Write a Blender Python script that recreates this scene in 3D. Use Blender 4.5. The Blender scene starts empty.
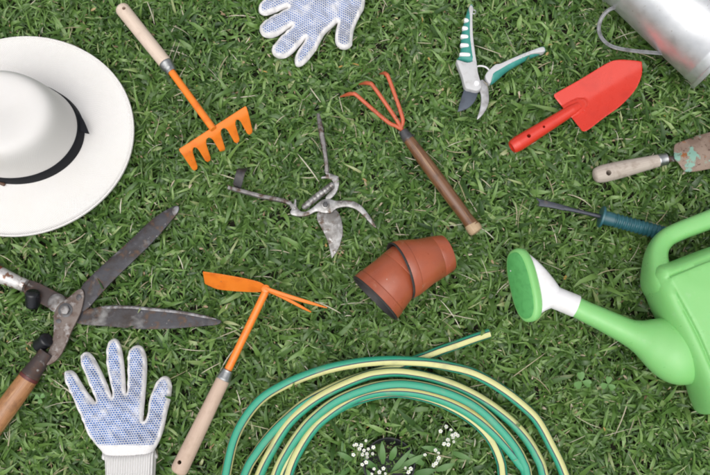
import bpy, bmesh, math, random
import numpy as np
from mathutils import Vector, Matrix
from mathutils.geometry import delaunay_2d_cdt
from mathutils.bvhtree import BVHTree

random.seed(7); rng = np.random.default_rng(11)
scene = bpy.context.scene
COL = scene.collection
R = math.radians

# ------------------------------------------------------------------ camera
PX = 0.0018                       # metres per photo pixel where the lens axis meets the lawn
DIST = 1.60
TILT = R(11.0)
F = DIST / PX                     # focal length in photo pixels
CAMP = Vector((0, -DIST * math.sin(TILT), DIST * math.cos(TILT)))
CT, ST = math.cos(TILT), math.sin(TILT)

def W(px, py, z=0.0):
    """point of the lawn (height z) that the photo shows at pixel px, py"""
    u, v = px - 355.0, 237.3 - py
    dx, dy, dz = u, v * CT + F * ST, v * ST - F * CT
    t = (z - CAMP.z) / dz
    return Vector((CAMP.x + dx * t, CAMP.y + dy * t, z))

def PROJ(p):
    d = Vector(p) - CAMP
    v = d.y * CT + d.z * ST
    w = -(d.y * ST - d.z * CT)
    w = -(d.y * -ST + d.z * CT) if w < 0 else w
    depth = d.y * ST - d.z * CT
    return (355.0 + d.x / depth * F, 237.3 - v / depth * F)

cam_d = bpy.data.cameras.new('camera'); cam = bpy.data.objects.new('camera', cam_d); COL.objects.link(cam)
cam.location = CAMP; cam.rotation_euler = (TILT, 0, 0)
cam_d.sensor_width = 36; cam_d.lens = 36 * F / 710.0
cam_d.clip_start = 0.02; cam_d.clip_end = 500
scene.camera = cam

# ------------------------------------------------------------------ light
world = bpy.data.worlds.new('World'); scene.world = world; world.use_nodes = True
nt = world.node_tree; nt.nodes.clear()
SUN_EL, SUN_AZ = R(70), R(195)
sky = nt.nodes.new('ShaderNodeTexSky'); sky.sky_type = 'NISHITA'; sky.sun_disc = False
sky.sun_elevation = SUN_EL; sky.sun_rotation = SUN_AZ; sky.dust_density = 4.0; sky.ozone_density = 1.0
hs = nt.nodes.new('ShaderNodeHueSaturation'); hs.inputs['Saturation'].default_value = 0.22
bg = nt.nodes.new('ShaderNodeBackground'); bg.inputs['Strength'].default_value = 0.15
wo = nt.nodes.new('ShaderNodeOutputWorld')
nt.links.new(sky.outputs[0], hs.inputs['Color']); nt.links.new(hs.outputs[0], bg.inputs[0]); nt.links.new(bg.outputs[0], wo.inputs[0])
sd = bpy.data.lights.new('sun', 'SUN'); sd.energy = 1.6; sd.angle = R(80); sd.color = (1, .97, .93)
so = bpy.data.objects.new('sun', sd); COL.objects.link(so)
sdir = Vector((math.sin(SUN_AZ) * math.cos(SUN_EL), math.cos(SUN_AZ) * math.cos(SUN_EL), math.sin(SUN_EL)))
so.rotation_euler = sdir.to_track_quat('Z', 'Y').to_euler(); so.location = (0, 0, 5)
scene.view_settings.view_transform = 'Standard'; scene.view_settings.look = 'None'
scene.view_settings.exposure = 0.03; scene.view_settings.gamma = 1
scene.view_settings.use_curve_mapping = False
scene.render.engine = 'CYCLES'
scene.cycles.max_bounces = 6; scene.cycles.diffuse_bounces = 4; scene.cycles.transmission_bounces = 4
scene.cycles.filter_width = 1.9

# ------------------------------------------------------------------ materials
def newmat(name):
    m = bpy.data.materials.new(name); m.use_nodes = True
    n = m.node_tree; n.nodes.clear()
    out = n.nodes.new('ShaderNodeOutputMaterial'); b = n.nodes.new('ShaderNodeBsdfPrincipled')
    n.links.new(b.outputs[0], out.inputs[0])
    return m, n, b, out

def noise(n, coord, scale, detail=4, rough=.55, dist=0.0):
    t = n.nodes.new('ShaderNodeTexNoise'); t.inputs['Scale'].default_value = scale
    t.inputs['Detail'].default_value = detail; t.inputs['Roughness'].default_value = rough
    t.inputs['Distortion'].default_value = dist
    n.links.new(coord, t.inputs['Vector']); return t.outputs['Fac']

def ramp(n, fac, stops):
    r = n.nodes.new('ShaderNodeValToRGB'); e = r.color_ramp.elements
    while len(e) < len(stops): e.new(.5)
    for k, (p, c) in enumerate(stops):
        e[k].position = p; e[k].color = (c[0], c[1], c[2], 1) if hasattr(c, '__len__') else (c, c, c, 1)
    n.links.new(fac, r.inputs[0]); return r.outputs[0]

def mix(n, fac, a, b):
    m = n.nodes.new('ShaderNodeMix'); m.data_type = 'RGBA'
    for sock, v in ((m.inputs[0], fac), (m.inputs[6], a), (m.inputs[7], b)):
        if hasattr(v, 'is_output'): n.links.new(v, sock)
        elif hasattr(v, '__len__'): sock.default_value = (*v[:3], 1)
        else: sock.default_value = v
    return m.outputs[2]

def math_(n, op, a, b=None, c=None):
    m = n.nodes.new('ShaderNodeMath'); m.operation = op
    for k, v in enumerate((a, b, c)):
        if v is None: continue
        if hasattr(v, 'is_output'): n.links.new(v, m.inputs[k])
        else: m.inputs[k].default_value = v
    return m.outputs[0]

def bumpit(n, b, h, strength, dist=.001):
    k = n.nodes.new('ShaderNodeBump'); k.inputs['Strength'].default_value = strength; k.inputs['Distance'].default_value = dist
    n.links.new(h, k.inputs['Height']); n.links.new(k.outputs[0], b.inputs['Normal'])

def uvmap(n, su, sv):
    t = n.nodes.new('ShaderNodeTexCoord'); m = n.nodes.new('ShaderNodeMapping')
    m.inputs['Scale'].default_value = (su, sv, 1); n.links.new(t.outputs['UV'], m.inputs[0]); return m.outputs[0]

def objc(n): return n.nodes.new('ShaderNodeTexCoord').outputs['Object']

def M(name, layers, rough=.5, metal=0.0, bump=0.0, bscale=150, coat=0.0, rvar=.1, spec=.5, sss=0):
    """layers: first a colour, then (colour, noise scale, low, high[, detail]) laid over it"""
    m, n, b, out = newmat(name); c = objc(n)
    cur = layers[0]
    for L in layers[1:]:
        f = ramp(n, noise(n, c, L[1], L[4] if len(L) > 4 else 5, .6), [(L[2], 0.), (L[3], 1.)])
        cur = mix(n, f, cur, L[0])
    if hasattr(cur, 'is_output'): n.links.new(cur, b.inputs['Base Color'])
    else: b.inputs['Base Color'].default_value = (*cur, 1)
    rr = n.nodes.new('ShaderNodeMapRange'); rr.inputs[1].default_value = .3; rr.inputs[2].default_value = .7
    rr.inputs[3].default_value = max(.03, rough - rvar); rr.inputs[4].default_value = min(1, rough + rvar)
    n.links.new(noise(n, c, 60, 5), rr.inputs[0]); n.links.new(rr.outputs[0], b.inputs['Roughness'])
    b.inputs['Metallic'].default_value = metal; b.inputs['Coat Weight'].default_value = coat
    b.inputs['Coat Roughness'].default_value = .25
    b.inputs['Specular IOR Level'].default_value = spec
    if sss:
        b.inputs['Subsurface Weight'].default_value = sss; b.inputs['Subsurface Scale'].default_value = .004
    if bump: bumpit(n, b, noise(n, c, bscale, 5, .6), bump)
    return m

def wood(name, c1, c2, rough=.55, dirt=None, worn=None, coat=0):
    m, n, b, out = newmat(name)
    g = noise(n, uvmap(n, 14, 420), 1.0, 5, .6, .6)
    col = ramp(n, g, [(.35, c1), (.68, c2)])
    if dirt: col = mix(n, ramp(n, noise(n, objc(n), 45, 6, .65), [(.5, 0.), (.72, 1.)]), col, dirt)
    if worn: col = mix(n, ramp(n, noise(n, uvmap(n, 9, 60), 1, 4), [(.56, 0.), (.66, 1.)]), col, worn)
    n.links.new(col, b.inputs['Base Color']); b.inputs['Roughness'].default_value = rough
    b.inputs['Coat Weight'].default_value = coat; b.inputs['Coat Roughness'].default_value = .3
    bumpit(n, b, g, .25, .0006); return m

MAT = {}
MAT['pale_wood'] = wood('pale_wood', (.70, .575, .475), (.60, .47, .37), .6, (.52, .41, .32))
MAT['tan_wood'] = wood('tan_wood', (.56, .42, .33), (.47, .34, .255), .6, (.42, .30, .22))
MAT['grey_wood'] = wood('grey_wood', (.50, .44, .38), (.36, .30, .25), .7, (.25, .19, .15))
MAT['brown_wood'] = wood('brown_wood', (.20, .090, .036), (.09, .036, .016), .3, (.05, .025, .014), (.30, .17, .08), .45)
MAT['honey_wood'] = wood('honey_wood', (.42, .20, .08), (.28, .12, .045), .4, (.18, .08, .03), (.50, .28, .13), .3)
MAT['bare_wood'] = wood('bare_wood', (.50, .37, .23), (.34, .23, .13), .55, (.2, .12, .06))
MAT['orange_paint'] = M('orange_paint', [(.84, .215, .02), ((.66, .14, .012), 40, .5, .75), ((.30, .14, .06), 150, .67, .72)], .38, coat=.2, bump=.06)
MAT['red_paint'] = M('red_paint', [(.60, .036, .018), ((.50, .027, .014), 25, .5, .8), ((.40, .05, .03), 160, .68, .74)], .30, coat=.25, bump=.04, bscale=60)
MAT['worn_red'] = M('worn_red', [(.50, .105, .045), ((.32, .055, .025), 60, .54, .70), ((.13, .07, .045), 130, .63, .71)], .45, bump=.15)
MAT['zinc'] = M('zinc', [(.42, .43, .43), ((.26, .27, .27), 70, .42, .66), ((.55, .55, .54), 150, .6, .7)], .36, .9, bump=.15)
MAT['strap_metal'] = M('strap_metal', [(.22, .225, .23), ((.13, .13, .13), 60, .45, .65), ((.34, .34, .34), 130, .6, .7)], .42, .6, bump=.1)
MAT['galvanised'] = M('galvanised', [(.72, .73, .74), ((.58, .59, .60), 18, .4, .7), ((.42, .41, .38), 130, .64, .74)], .40, .74, bump=.14, bscale=45, rvar=.1)
MAT['old_steel'] = M('old_steel', [(.26, .25, .245), ((.13, .12, .115), 60, .4, .62), ((.08, .05, .035), 95, .50, .64)], .46, .6, bump=.25, bscale=180)
MAT['bright_steel'] = M('bright_steel', [(.40, .395, .39), ((.17, .16, .15), 45, .40, .60), ((.10, .065, .045), 80, .54, .66), ((.55, .54, .53), 110, .58, .68)], .40, .6, bump=.2)
MAT['dark_steel'] = M('dark_steel', [(.085, .085, .09), ((.045, .045, .045), 50, .45, .65), ((.09, .05, .035), 90, .55, .68), ((.24, .24, .24), 130, .63, .7)], .42, .4, bump=.2)
MAT['rusty_blade'] = M('rusty_blade', [(.050, .049, .056), ((.032, .024, .022), 30, .42, .62), ((.11, .062, .036), 60, .54, .70), ((.20, .195, .19), 26, .56, .74), ((.26, .25, .24), 140, .66, .74)], .44, .15, bump=.4, bscale=140, spec=.35)  # brown layers are rust; pale grey ones paint metallic highlights into the colour
MAT['rusty_arm'] = M('rusty_arm', [(.055, .042, .040), ((.09, .05, .034), 50, .45, .65), ((.26, .25, .24), 90, .61, .69)], .5, .05, bump=.4, bscale=150, spec=.25)
MAT['rusty_plate'] = M('rusty_plate', [(.14, .11, .095), ((.085, .05, .036), 60, .45, .62), ((.28, .26, .25), 70, .54, .66)], .46, .25, bump=.4, bscale=170)
MAT['edge_steel'] = M('edge_steel', [(.24, .24, .25), ((.09, .075, .07), 80, .40, .58)], .4, .5)
MAT['clean_steel'] = M('clean_steel', [(.48, .48, .49), ((.30, .29, .29), 60, .42, .66)], .42, .6)
MAT['chipped_ferrule'] = M('chipped_ferrule', [(.60, .58, .57), ((.30, .27, .25), 40, .48, .58), ((.20, .10, .06), 70, .56, .62)], .4, .4, bump=.3)
MAT['black_rubber'] = M('black_rubber', [(.007, .0075, .010), ((.016, .016, .018), 90, .6, .75)], .3)
MAT['black_plastic'] = M('black_plastic', [(.014, .015, .018), ((.04, .039, .038), 80, .56, .72)], .5)
MAT['terracotta'] = M('terracotta', [(.36, .085, .036), ((.27, .062, .028), 18, .4, .7), ((.42, .21, .14), 55, .64, .8), ((.48, .34, .27), 120, .70, .76)], .36, bump=.12, bscale=80, coat=.3)
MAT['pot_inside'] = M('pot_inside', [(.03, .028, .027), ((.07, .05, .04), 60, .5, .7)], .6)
MAT['green_plastic'] = M('green_plastic', [(.205, .515, .16), ((.225, .535, .18), 8, .4, .7), ((.28, .52, .24), 35, .64, .85), ((.16, .42, .13), 200, .68, .75)], .36, bump=.03, bscale=300, rvar=.1, sss=.15)
MAT['deep_green_plastic'] = M('deep_green_plastic', [(.09, .36, .10), ((.07, .30, .08), 90, .45, .65)], .5, bump=.2, bscale=260, rvar=.05)
MAT['white_plastic'] = M('white_plastic', [(.76, .75, .76), ((.66, .64, .62), 40, .5, .75), ((.5, .47, .42), 120, .68, .78)], .45)
MAT['grey_plastic'] = M('grey_plastic', [(.50, .50, .505), ((.40, .39, .38), 70, .50, .72), ((.28, .26, .23), 140, .66, .76)], .45)
MAT['teal_grip'] = M('teal_grip', [(.035, .24, .20), ((.05, .29, .25), 60, .45, .7)], .5)
MAT['teal_handle'] = M('teal_handle', [(.018, .085, .105), ((.03, .125, .15), 40, .42, .7)], .36, coat=.2)
MAT['blue_steel'] = M('blue_steel', [(.075, .09, .115), ((.05, .055, .065), 60, .5, .7)], .42, .4)
MAT['weed_steel'] = M('weed_steel', [(.05, .056, .07), ((.10, .085, .08), 90, .55, .7)], .45, .4, bump=.2)
MAT['patched_trowel'] = M('patched_trowel', [(.18, .12, .09), ((.27, .20, .155), 30, .4, .6), ((.20, .36, .29), 38, .535, .585, 4), ((.28, .10, .03), 46, .60, .66), ((.09, .05, .035), 140, .58, .66)], .6, .1, bump=.4, bscale=120)
MAT['leather'] = M('leather', [(.028, .026, .028), ((.07, .06, .055), 70, .55, .7)], .5, bump=.3)
MAT['dark_hole'] = M('dark_hole', [(.03, .02, .015)], .8)
MAT['soil'] = M('soil', [(.032, .026, .017), ((.02, .03, .010), 20, .4, .6), ((.07, .05, .03), 60, .55, .7)], .95, bump=.6, bscale=60)
MAT['petal'] = M('petal', [(.74, .75, .71), ((.6, .62, .56), 300, .5, .7)], .7)
MAT['flower_eye'] = M('flower_eye', [(.45, .42, .08)], .6)
MAT['stalk'] = M('stalk', [(.13, .22, .05)], .6)
MAT['ribbon'] = None

# ribbon: fine cross-ribbed black grosgrain
m, n, b, out = newmat('black_ribbon'); c = objc(n)
b.inputs['Base Color'].default_value = (.010, .011, .014, 1); b.inputs['Roughness'].default_value = .8
b.inputs['Specular IOR Level'].default_value = .2
bumpit(n, b, noise(n, c, 900, 2), .3, .0005); MAT['ribbon'] = m

# woven white straw
m, n, b, out = newmat('white_straw'); uv = uvmap(n, 1, 1)
sx = n.nodes.new('ShaderNodeSeparateXYZ'); n.links.new(uv, sx.inputs[0])
wv = math_(n, 'MULTIPLY', math_(n, 'SINE', math_(n, 'MULTIPLY', sx.outputs[0], 1700)), math_(n, 'SINE', math_(n, 'MULTIPLY', sx.outputs[1], 4200)))
col = mix(n, ramp(n, wv, [(.0, 0.), (.6, 1.)]), (.745, .72, .69), (.81, .80, .79))
col = mix(n, ramp(n, noise(n, objc(n), 14, 5), [(.45, 0.), (.8, .35)]), col, (.72, .69, .63))
n.links.new(col, b.inputs['Base Color']); b.inputs['Roughness'].default_value = .6
bumpit(n, b, wv, .5, .0008); MAT['straw'] = m

# glove: white knit with printed blue grip dots (dots keep clear of the seams: attribute "seam" = mm from the outline)
def glove_mat(name, ang, dot, dirt, dirt_c):
    m, n, b, out = newmat(name)
    t = n.nodes.new('ShaderNodeTexCoord'); mp = n.nodes.new('ShaderNodeMapping')
    mp.inputs['Rotation'].default_value = (0, 0, ang); n.links.new(t.outputs['Object'], mp.inputs[0])
    s = n.nodes.new('ShaderNodeSeparateXYZ'); n.links.new(mp.outputs[0], s.inputs[0])
    P = .0044
    rowf = math_(n, 'DIVIDE', s.outputs[1], P * .86); row = math_(n, 'FLOOR', rowf)
    fy = math_(n, 'SUBTRACT', math_(n, 'SUBTRACT', rowf, row), .5)
    off = math_(n, 'MULTIPLY', math_(n, 'FLOORED_MODULO', row, 2), .5)
    fx = math_(n, 'SUBTRACT', math_(n, 'FRACT', math_(n, 'ADD', math_(n, 'DIVIDE', s.outputs[0], P), off)), .5)
    r = math_(n, 'SQRT', math_(n, 'ADD', math_(n, 'MULTIPLY', fx, fx), math_(n, 'MULTIPLY', fy, fy)))
    d = ramp(n, r, [(.40, 1.), (.46, 0.)])
    at = n.nodes.new('ShaderNodeAttribute'); at.attribute_name = 'seam'
    zone = ramp(n, at.outputs['Fac'], [(.30, 0.), (.52, 1.)])
    wear = ramp(n, noise(n, objc(n), 38, 5, .6), [(.30, .30), (.47, 1.)])
    fac = math_(n, 'MULTIPLY', math_(n, 'MULTIPLY', d, zone), wear)
    knit = noise(n, objc(n), 500, 3, .7)
    base = mix(n, ramp(n, knit, [(.35, 0.), (.65, 1.)]), (.66, .64, .625), (.76, .75, .75))
    dm = math_(n, 'MULTIPLY', ramp(n, noise(n, objc(n), 17, 5, .6), [(.48, 0.), (.66, dirt)]), zone)
    base = mix(n, dm, base, dirt_c)
    dc = mix(n, ramp(n, noise(n, objc(n), 30, 3), [(.45, 0.), (.65, 1.)]), dot, tuple(x * .75 for x in dot))
    dc = mix(n, dm, dc, (.10, .10, .12))
    n.links.new(mix(n, fac, base, dc), b.inputs['Base Color']); b.inputs['Roughness'].default_value = .85
    b.inputs['Sheen Weight'].default_value = .2
    h = math_(n, 'ADD', math_(n, 'MULTIPLY', fac, 1.2), knit)
    bumpit(n, b, h, .5, .0008); return m
MAT['glove_a'] = glove_mat('dotted_knit', R(-4), (.075, .18, .47), .35, (.40, .38, .38))
MAT['glove_b'] = glove_mat('dotted_knit_worn', R(32), (.14, .22, .45), .5, (.36, .34, .32))
m, n, b, out = newmat('ribbed_cuff')
s = n.nodes.new('ShaderNodeSeparateXYZ'); n.links.new(objc(n), s.inputs[0])
wv = math_(n, 'SINE', math_(n, 'MULTIPLY', s.outputs[0], 1500))
n.links.new(mix(n, ramp(n, wv, [(.2, 0.), (.7, 1.)]), (.66, .64, .615), (.76, .75, .74)), b.inputs['Base Color'])
b.inputs['Roughness'].default_value = .9; bumpit(n, b, wv, .8, .0012); MAT['cuff'] = m

# hose: green with two pale yellow stripes edged in navy (UV v runs round the tube)
m, n, b, out = newmat('striped_hose')
s = n.nodes.new('ShaderNodeSeparateXYZ'); n.links.new(uvmap(n, 1, 1), s.inputs[0])
ph = math_(n, 'FRACT', math_(n, 'ADD', math_(n, 'MULTIPLY', s.outputs[1], 2.0), 10.24))
cr = n.nodes.new('ShaderNodeValToRGB'); cr.color_ramp.interpolation = 'CONSTANT'
teal, yel, navy, dk = (.032, .33, .20), (.58, .58, .25), (.02, .04, .065), (.010, .17, .10)
stops = [(0, yel), (.36, navy), (.44, teal), (.92, navy)]
e = cr.color_ramp.elements
while len(e) < len(stops): e.new(.5)
for k, (p, cc) in enumerate(stops): e[k].position = p; e[k].color = (*cc, 1)
n.links.new(ph, cr.inputs[0])
dirtf = ramp(n, noise(n, objc(n), 40, 5), [(.55, 0.), (.8, .5)])
n.links.new(mix(n, dirtf, cr.outputs[0], (.25, .25, .16)), b.inputs['Base Color'])
b.inputs['Roughness'].default_value = .36
bumpit(n, b, math_(n, 'SINE', math_(n, 'MULTIPLY', s.outputs[1], 2 * math.pi * 44)), .25, .0004); MAT['hose'] = m

# foliage materials: colour differs blade by blade (and along the veins)
def leaf_mat(name, stops, trans=.28, rough=.45, patch=True):
    m, n, b, out = newmat(name)
    g = n.nodes.new('ShaderNodeNewGeometry')
    col = ramp(n, g.outputs['Random Per Island'], stops)
    if patch:
        pf = noise(n, objc(n), 3.5, 4)
        col = mix(n, ramp(n, pf, [(.45, 0.), (.7, .4)]), col, (.15, .26, .062))
        pg = noise(n, objc(n), 11, 3)
        col = mix(n, ramp(n, pg, [(.32, .45), (.5, 0.)]), col, (.035, .095, .022))
    fib = noise(n, uvmap(n, 30, 900), 1, 2)
    hs = n.nodes.new('ShaderNodeHueSaturation'); n.links.new(col, hs.inputs['Color'])
    n.links.new(math_(n, 'ADD', math_(n, 'MULTIPLY', fib, .5), .75), hs.inputs['Value'])
    n.links.new(hs.outputs[0], b.inputs['Base Color']); b.inputs['Roughness'].default_value = rough
    b.inputs['Specular IOR Level'].default_value = .6
    bumpit(n, b, fib, .3, .0003)
    tr = n.nodes.new('ShaderNodeBsdfTranslucent')
    h2 = n.nodes.new('ShaderNodeHueSaturation'); h2.inputs['Value'].default_value = 1.3; h2.inputs['Hue'].default_value = .485
    n.links.new(hs.outputs[0], h2.inputs['Color']); n.links.new(h2.outputs[0], tr.inputs[0])
    ms = n.nodes.new('ShaderNodeMixShader'); ms.inputs[0].default_value = trans
    n.links.new(b.outputs[0], ms.inputs[1]); n.links.new(tr.outputs[0], ms.inputs[2]); n.links.new(ms.outputs[0], out.inputs[0])
    return m
MAT['grass'] = leaf_mat('grass_blades', rough=.38, stops= [(0, (.034, .082, .018)), (.3, (.080, .170, .034)), (.65, (.130, .248, .052)), (.88, (.205, .35, .09)), (.96, (.28, .42, .14)), (1, (.42, .45, .22))])
MAT['weed'] = leaf_mat('weed_leaf', [(0, (.07, .18, .04)), (1, (.14, .28, .08))], patch=False)
MAT['clover'] = leaf_mat('clover_leaf', [(0, (.11, .26, .06)), (1, (.15, .32, .085))], patch=False)
MAT['straw_dry'] = leaf_mat('dry_straw', [(0, (.30, .25, .14)), (.5, (.46, .42, .29)), (1, (.58, .55, .44))], .15, .6, False)
MAT['litter'] = leaf_mat('dead_leaf', [(0, (.16, .10, .05)), (.5, (.36, .26, .15)), (.85, (.50, .44, .33)), (1, (.42, .25, .05))], .1, .7, False)

# ------------------------------------------------------------------ geometry helpers
def cr_curve(pts, sub=5, closed=False):
    P = [np.array(p, float) for p in pts]; out = []; N = len(P)
    rng_ = range(N if closed else N - 1)
    for i in rng_:
        p1, p2 = P[i], P[(i + 1) % N]
        if np.allclose(p1, p2): continue
        p0 = P[(i - 1) % N] if closed or i > 0 else 2 * p1 - p2
        p3 = P[(i + 2) % N] if closed or i + 2 < N else 2 * p2 - p1
        for k in range(sub):
            t = k / sub
            out.append(.5 * ((2 * p1) + (-p0 + p2) * t + (2 * p0 - 5 * p1 + 4 * p2 - p3) * t * t + (-p0 + 3 * p1 - 3 * p2 + p3) * t ** 3))
    if not closed: out.append(P[-1])
    return out

def thing(name, loc, label, cat, group=None):
    o = bpy.data.objects.new(name, None); COL.objects.link(o); o.location = loc
    o.empty_display_size = .02
    o['label'] = label; o['category'] = cat
    if group: o['group'] = group
    return o

def make(name, verts, faces, mat, parent=None, uvs=None, sharp=35, attr=None, smooth=True):
    """link one mesh object; verts are world points"""
    off = parent
    base = Vector((0, 0, 0)); o_ = parent
    while o_ is not None: base = base + o_.location; o_ = o_.parent
    me = bpy.data.meshes.new(name)
    me.from_pydata([tuple(Vector(v) - base) for v in verts], [], faces)
    if uvs is not None:
        l = me.uv_layers.new(name='UVMap'); flat = []
        for u in uvs:
            for q in u: flat.extend(q)
        l.data.foreach_set('uv', flat)
    if attr:
        for an, vals in attr.items():
            a = me.attributes.new(an, 'FLOAT', 'POINT'); a.data.foreach_set('value', list(vals))
    bm = bmesh.new(); bm.from_mesh(me); bmesh.ops.recalc_face_normals(bm, faces=bm.faces); bm.to_mesh(me); bm.free()
    if smooth:
        me.polygons.foreach_set('use_smooth', [True] * len(me.polygons))
        if sharp: me.set_sharp_from_angle(angle=R(sharp))
    ms = mat if isinstance(mat, (list, tuple)) else [mat]
    for q in ms: me.materials.append(q)
    me.update()
    o = bpy.data.objects.new(name, me); COL.objects.link(o)
    if parent is not None: o.parent = parent
    return o

class Mesh:
    """gathers pieces of ONE part"""
    def __init__(s): s.v, s.f, s.u = [], [], []
    def add(s, v, f, u=None):
        k = len(s.v); s.v += [Vector(q) for q in v]
        s.f += [tuple(i + k for i in q) for q in f]
        s.u += u if u else [[(0, 0)] * len(q) for q in f]
        return s
    def build(s, name, mat, parent=None, **kw): return make(name, s.v, s.f, mat, parent, s.u, **kw)

def sweep(pts, secs, n=16, up=(0, 0, 1), p=2.0, cap=True, closed=False, twist=0):
    """tube through world points; secs = (half width sideways, half height) each; returns v, f, uv"""
    P = [Vector(q) for q in pts]; N = len(P); v, f, u = [], [], []
    up = Vector(up); L = 0; Ls = []
    S = Vector((0, 0, 0)); prev = None
    for i in range(N):
        a = P[(i - 1) % N] if closed or i > 0 else P[i]; c = P[(i + 1) % N] if closed or i < N - 1 else P[i]
        t = (c - a).normalized()
        s = t.cross(up)
        if s.length < .15: s = prev if prev else t.orthogonal()
        s = (s - t * s.dot(t)).normalized()
        if prev and s.dot(prev) < 0: s = -s
        prev = s; h = s.cross(t).normalized()
        if i: L += (P[i] - P[i - 1]).length
        Ls.append(L)
        for k in range(n):
            an = 2 * math.pi * k / n + twist; ca, sa = math.cos(an), math.sin(an)
            w, hh = secs[i]
            x = math.copysign(abs(ca) ** (2 / p), ca) * w; y = math.copysign(abs(sa) ** (2 / p), sa) * hh
            v.append(P[i] + s * x + h * y)
    for i in range(N - 1 + (1 if closed else 0)):
        for k in range(n):
            k2 = (k + 1) % n; i2 = (i + 1) % N
            f.append((i * n + k, i * n + k2, i2 * n + k2, i2 * n + k))
            uA, uB = Ls[i], Ls[i2] if i2 > i else L
            u.append([(uA, k / n), (uA, (k + 1) / n), (uB, (k + 1) / n), (uB, k / n)])
    if cap and not closed:
        f.append(tuple(range(n))); u.append([(0, 0)] * n)
        f.append(tuple((N - 1) * n + k for k in range(n))); u.append([(L, 0)] * n)
    return v, f, u

def tube_px(pts, sub=6, n=14, p=2.0, **kw):
    """pts: (px, py, z, half width in px, half height in m or None) -> smooth sweep"""
    q = [list(W(a, b_, z)) + [w * PX, (h if h is not None else w * PX)] for a, b_, z, w, h in pts]
    c = cr_curve(q, sub)
    return sweep([x[:3] for x in c], [(max(x[3], 1e-4), max(x[4], 1e-4)) for x in c], n, p=p, **kw)

def lathe(p0, p1, prof, n=24, flat=1.0):
    """prof: (t along p0->p1 in 0..1 , radius m)"""
    p0, p1 = Vector(p0), Vector(p1)
    v, f, u = [], [], []
    ax = (p1 - p0); L = ax.length; t = ax.normalized()
    s = t.cross(Vector((0, 0, 1)))
    if s.length < .05: s = Vector((1, 0, 0))
    s.normalize(); h = s.cross(t).normalized()
    for (tt, r) in prof:
        for k in range(n):
            a = 2 * math.pi * k / n
            v.append(p0 + ax * tt + s * math.cos(a) * r + h * math.sin(a) * r * flat)
    N = len(prof)
    for i in range(N - 1):
        for k in range(n):
            k2 = (k + 1) % n
            f.append((i * n + k, i * n + k2, (i + 1) * n + k2, (i + 1) * n + k))
            a, b_ = prof[i][0] * L, prof[i + 1][0] * L
            u.append([(a, .2 * k / n), (a, .2 * (k + 1) / n), (b_, .2 * (k + 1) / n), (b_, .2 * k / n)])
    f.append(tuple(range(n))); u.append([(0, 0)] * n)
    f.append(tuple((N - 1) * n + k for k in range(n))); u.append([(0, 0)] * n)
    return v, f, u

def dens(prof, n=90):
    t = np.array([p[0] for p in prof]); r = np.array([p[1] for p in prof])
    q = np.unique(np.concatenate([t, np.linspace(t[0], t[-1], n)]))
    return [(float(a), float(b_)) for a, b_ in zip(q, np.interp(q, t, r))]

def rounded(t0, t1, r0, r1, L, e=None, both=(True, True), k=5):
    """profile between t0..t1 with rounded ends"""
    e = e if e else min(r0, r1) * .6
    out = []
    if both[0]:
        for i in range(k):
            a = (i + .3) / k * math.pi / 2; out.append((t0 + e / L * (1 - math.sin(a)), r0 - e * (1 - math.cos(math.pi / 2 - a)) if False else r0 - e + e * math.sin(a) * 1.0))
        out = [(t0 + e / L * (1 - math.cos(math.pi / 2 * (i / k))), r0 - e + e * math.sin(math.pi / 2 * (i / k))) for i in range(k)]
    m_ = 8
    for i in range(m_ + 1):
        q = i / m_; a0 = t0 + (e / L if both[0] else 0); a1 = t1 - (e / L if both[1] else 0)
        out.append((a0 + (a1 - a0) * q, r0 + (r1 - r0) * q))
    if both[1]:
        out += [(t1 - e / L * (1 - math.sin(math.pi / 2 * ((i + 1) / k))), r1 - e + e * math.cos(math.pi / 2 * ((i + 1) / k))) for i in range(k)]
    return [(a, max(r, 1e-4)) for a, r in out]

def _dist(P, loop):
    A = np.array(loop); B = np.roll(A, -1, 0); P = np.array(P)
    best = np.full(len(P), 1e9)
    for a, b_ in zip(A, B):
        d = b_ - a; l2 = d @ d
        if l2 < 1e-12: continue
        t = np.clip(((P - a) @ d) / l2, 0, 1)
        q = a + t[:, None] * d
        best = np.minimum(best, np.hypot(P[:, 0] - q[:, 0], P[:, 1] - q[:, 1]))
    return best

def _inside(P, loop):
    A = np.array(loop); P = np.array(P); c = np.zeros(len(P), bool); j = len(A) - 1
    for i in range(len(A)):
        xi, yi = A[i]; xj, yj = A[j]
        if yi != yj:
            c ^= ((yi > P[:, 1]) != (yj > P[:, 1])) & (P[:, 0] < (xj - xi) * (P[:, 1] - yi) / (yj - yi) + xi)
        j = i
    return c

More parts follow.
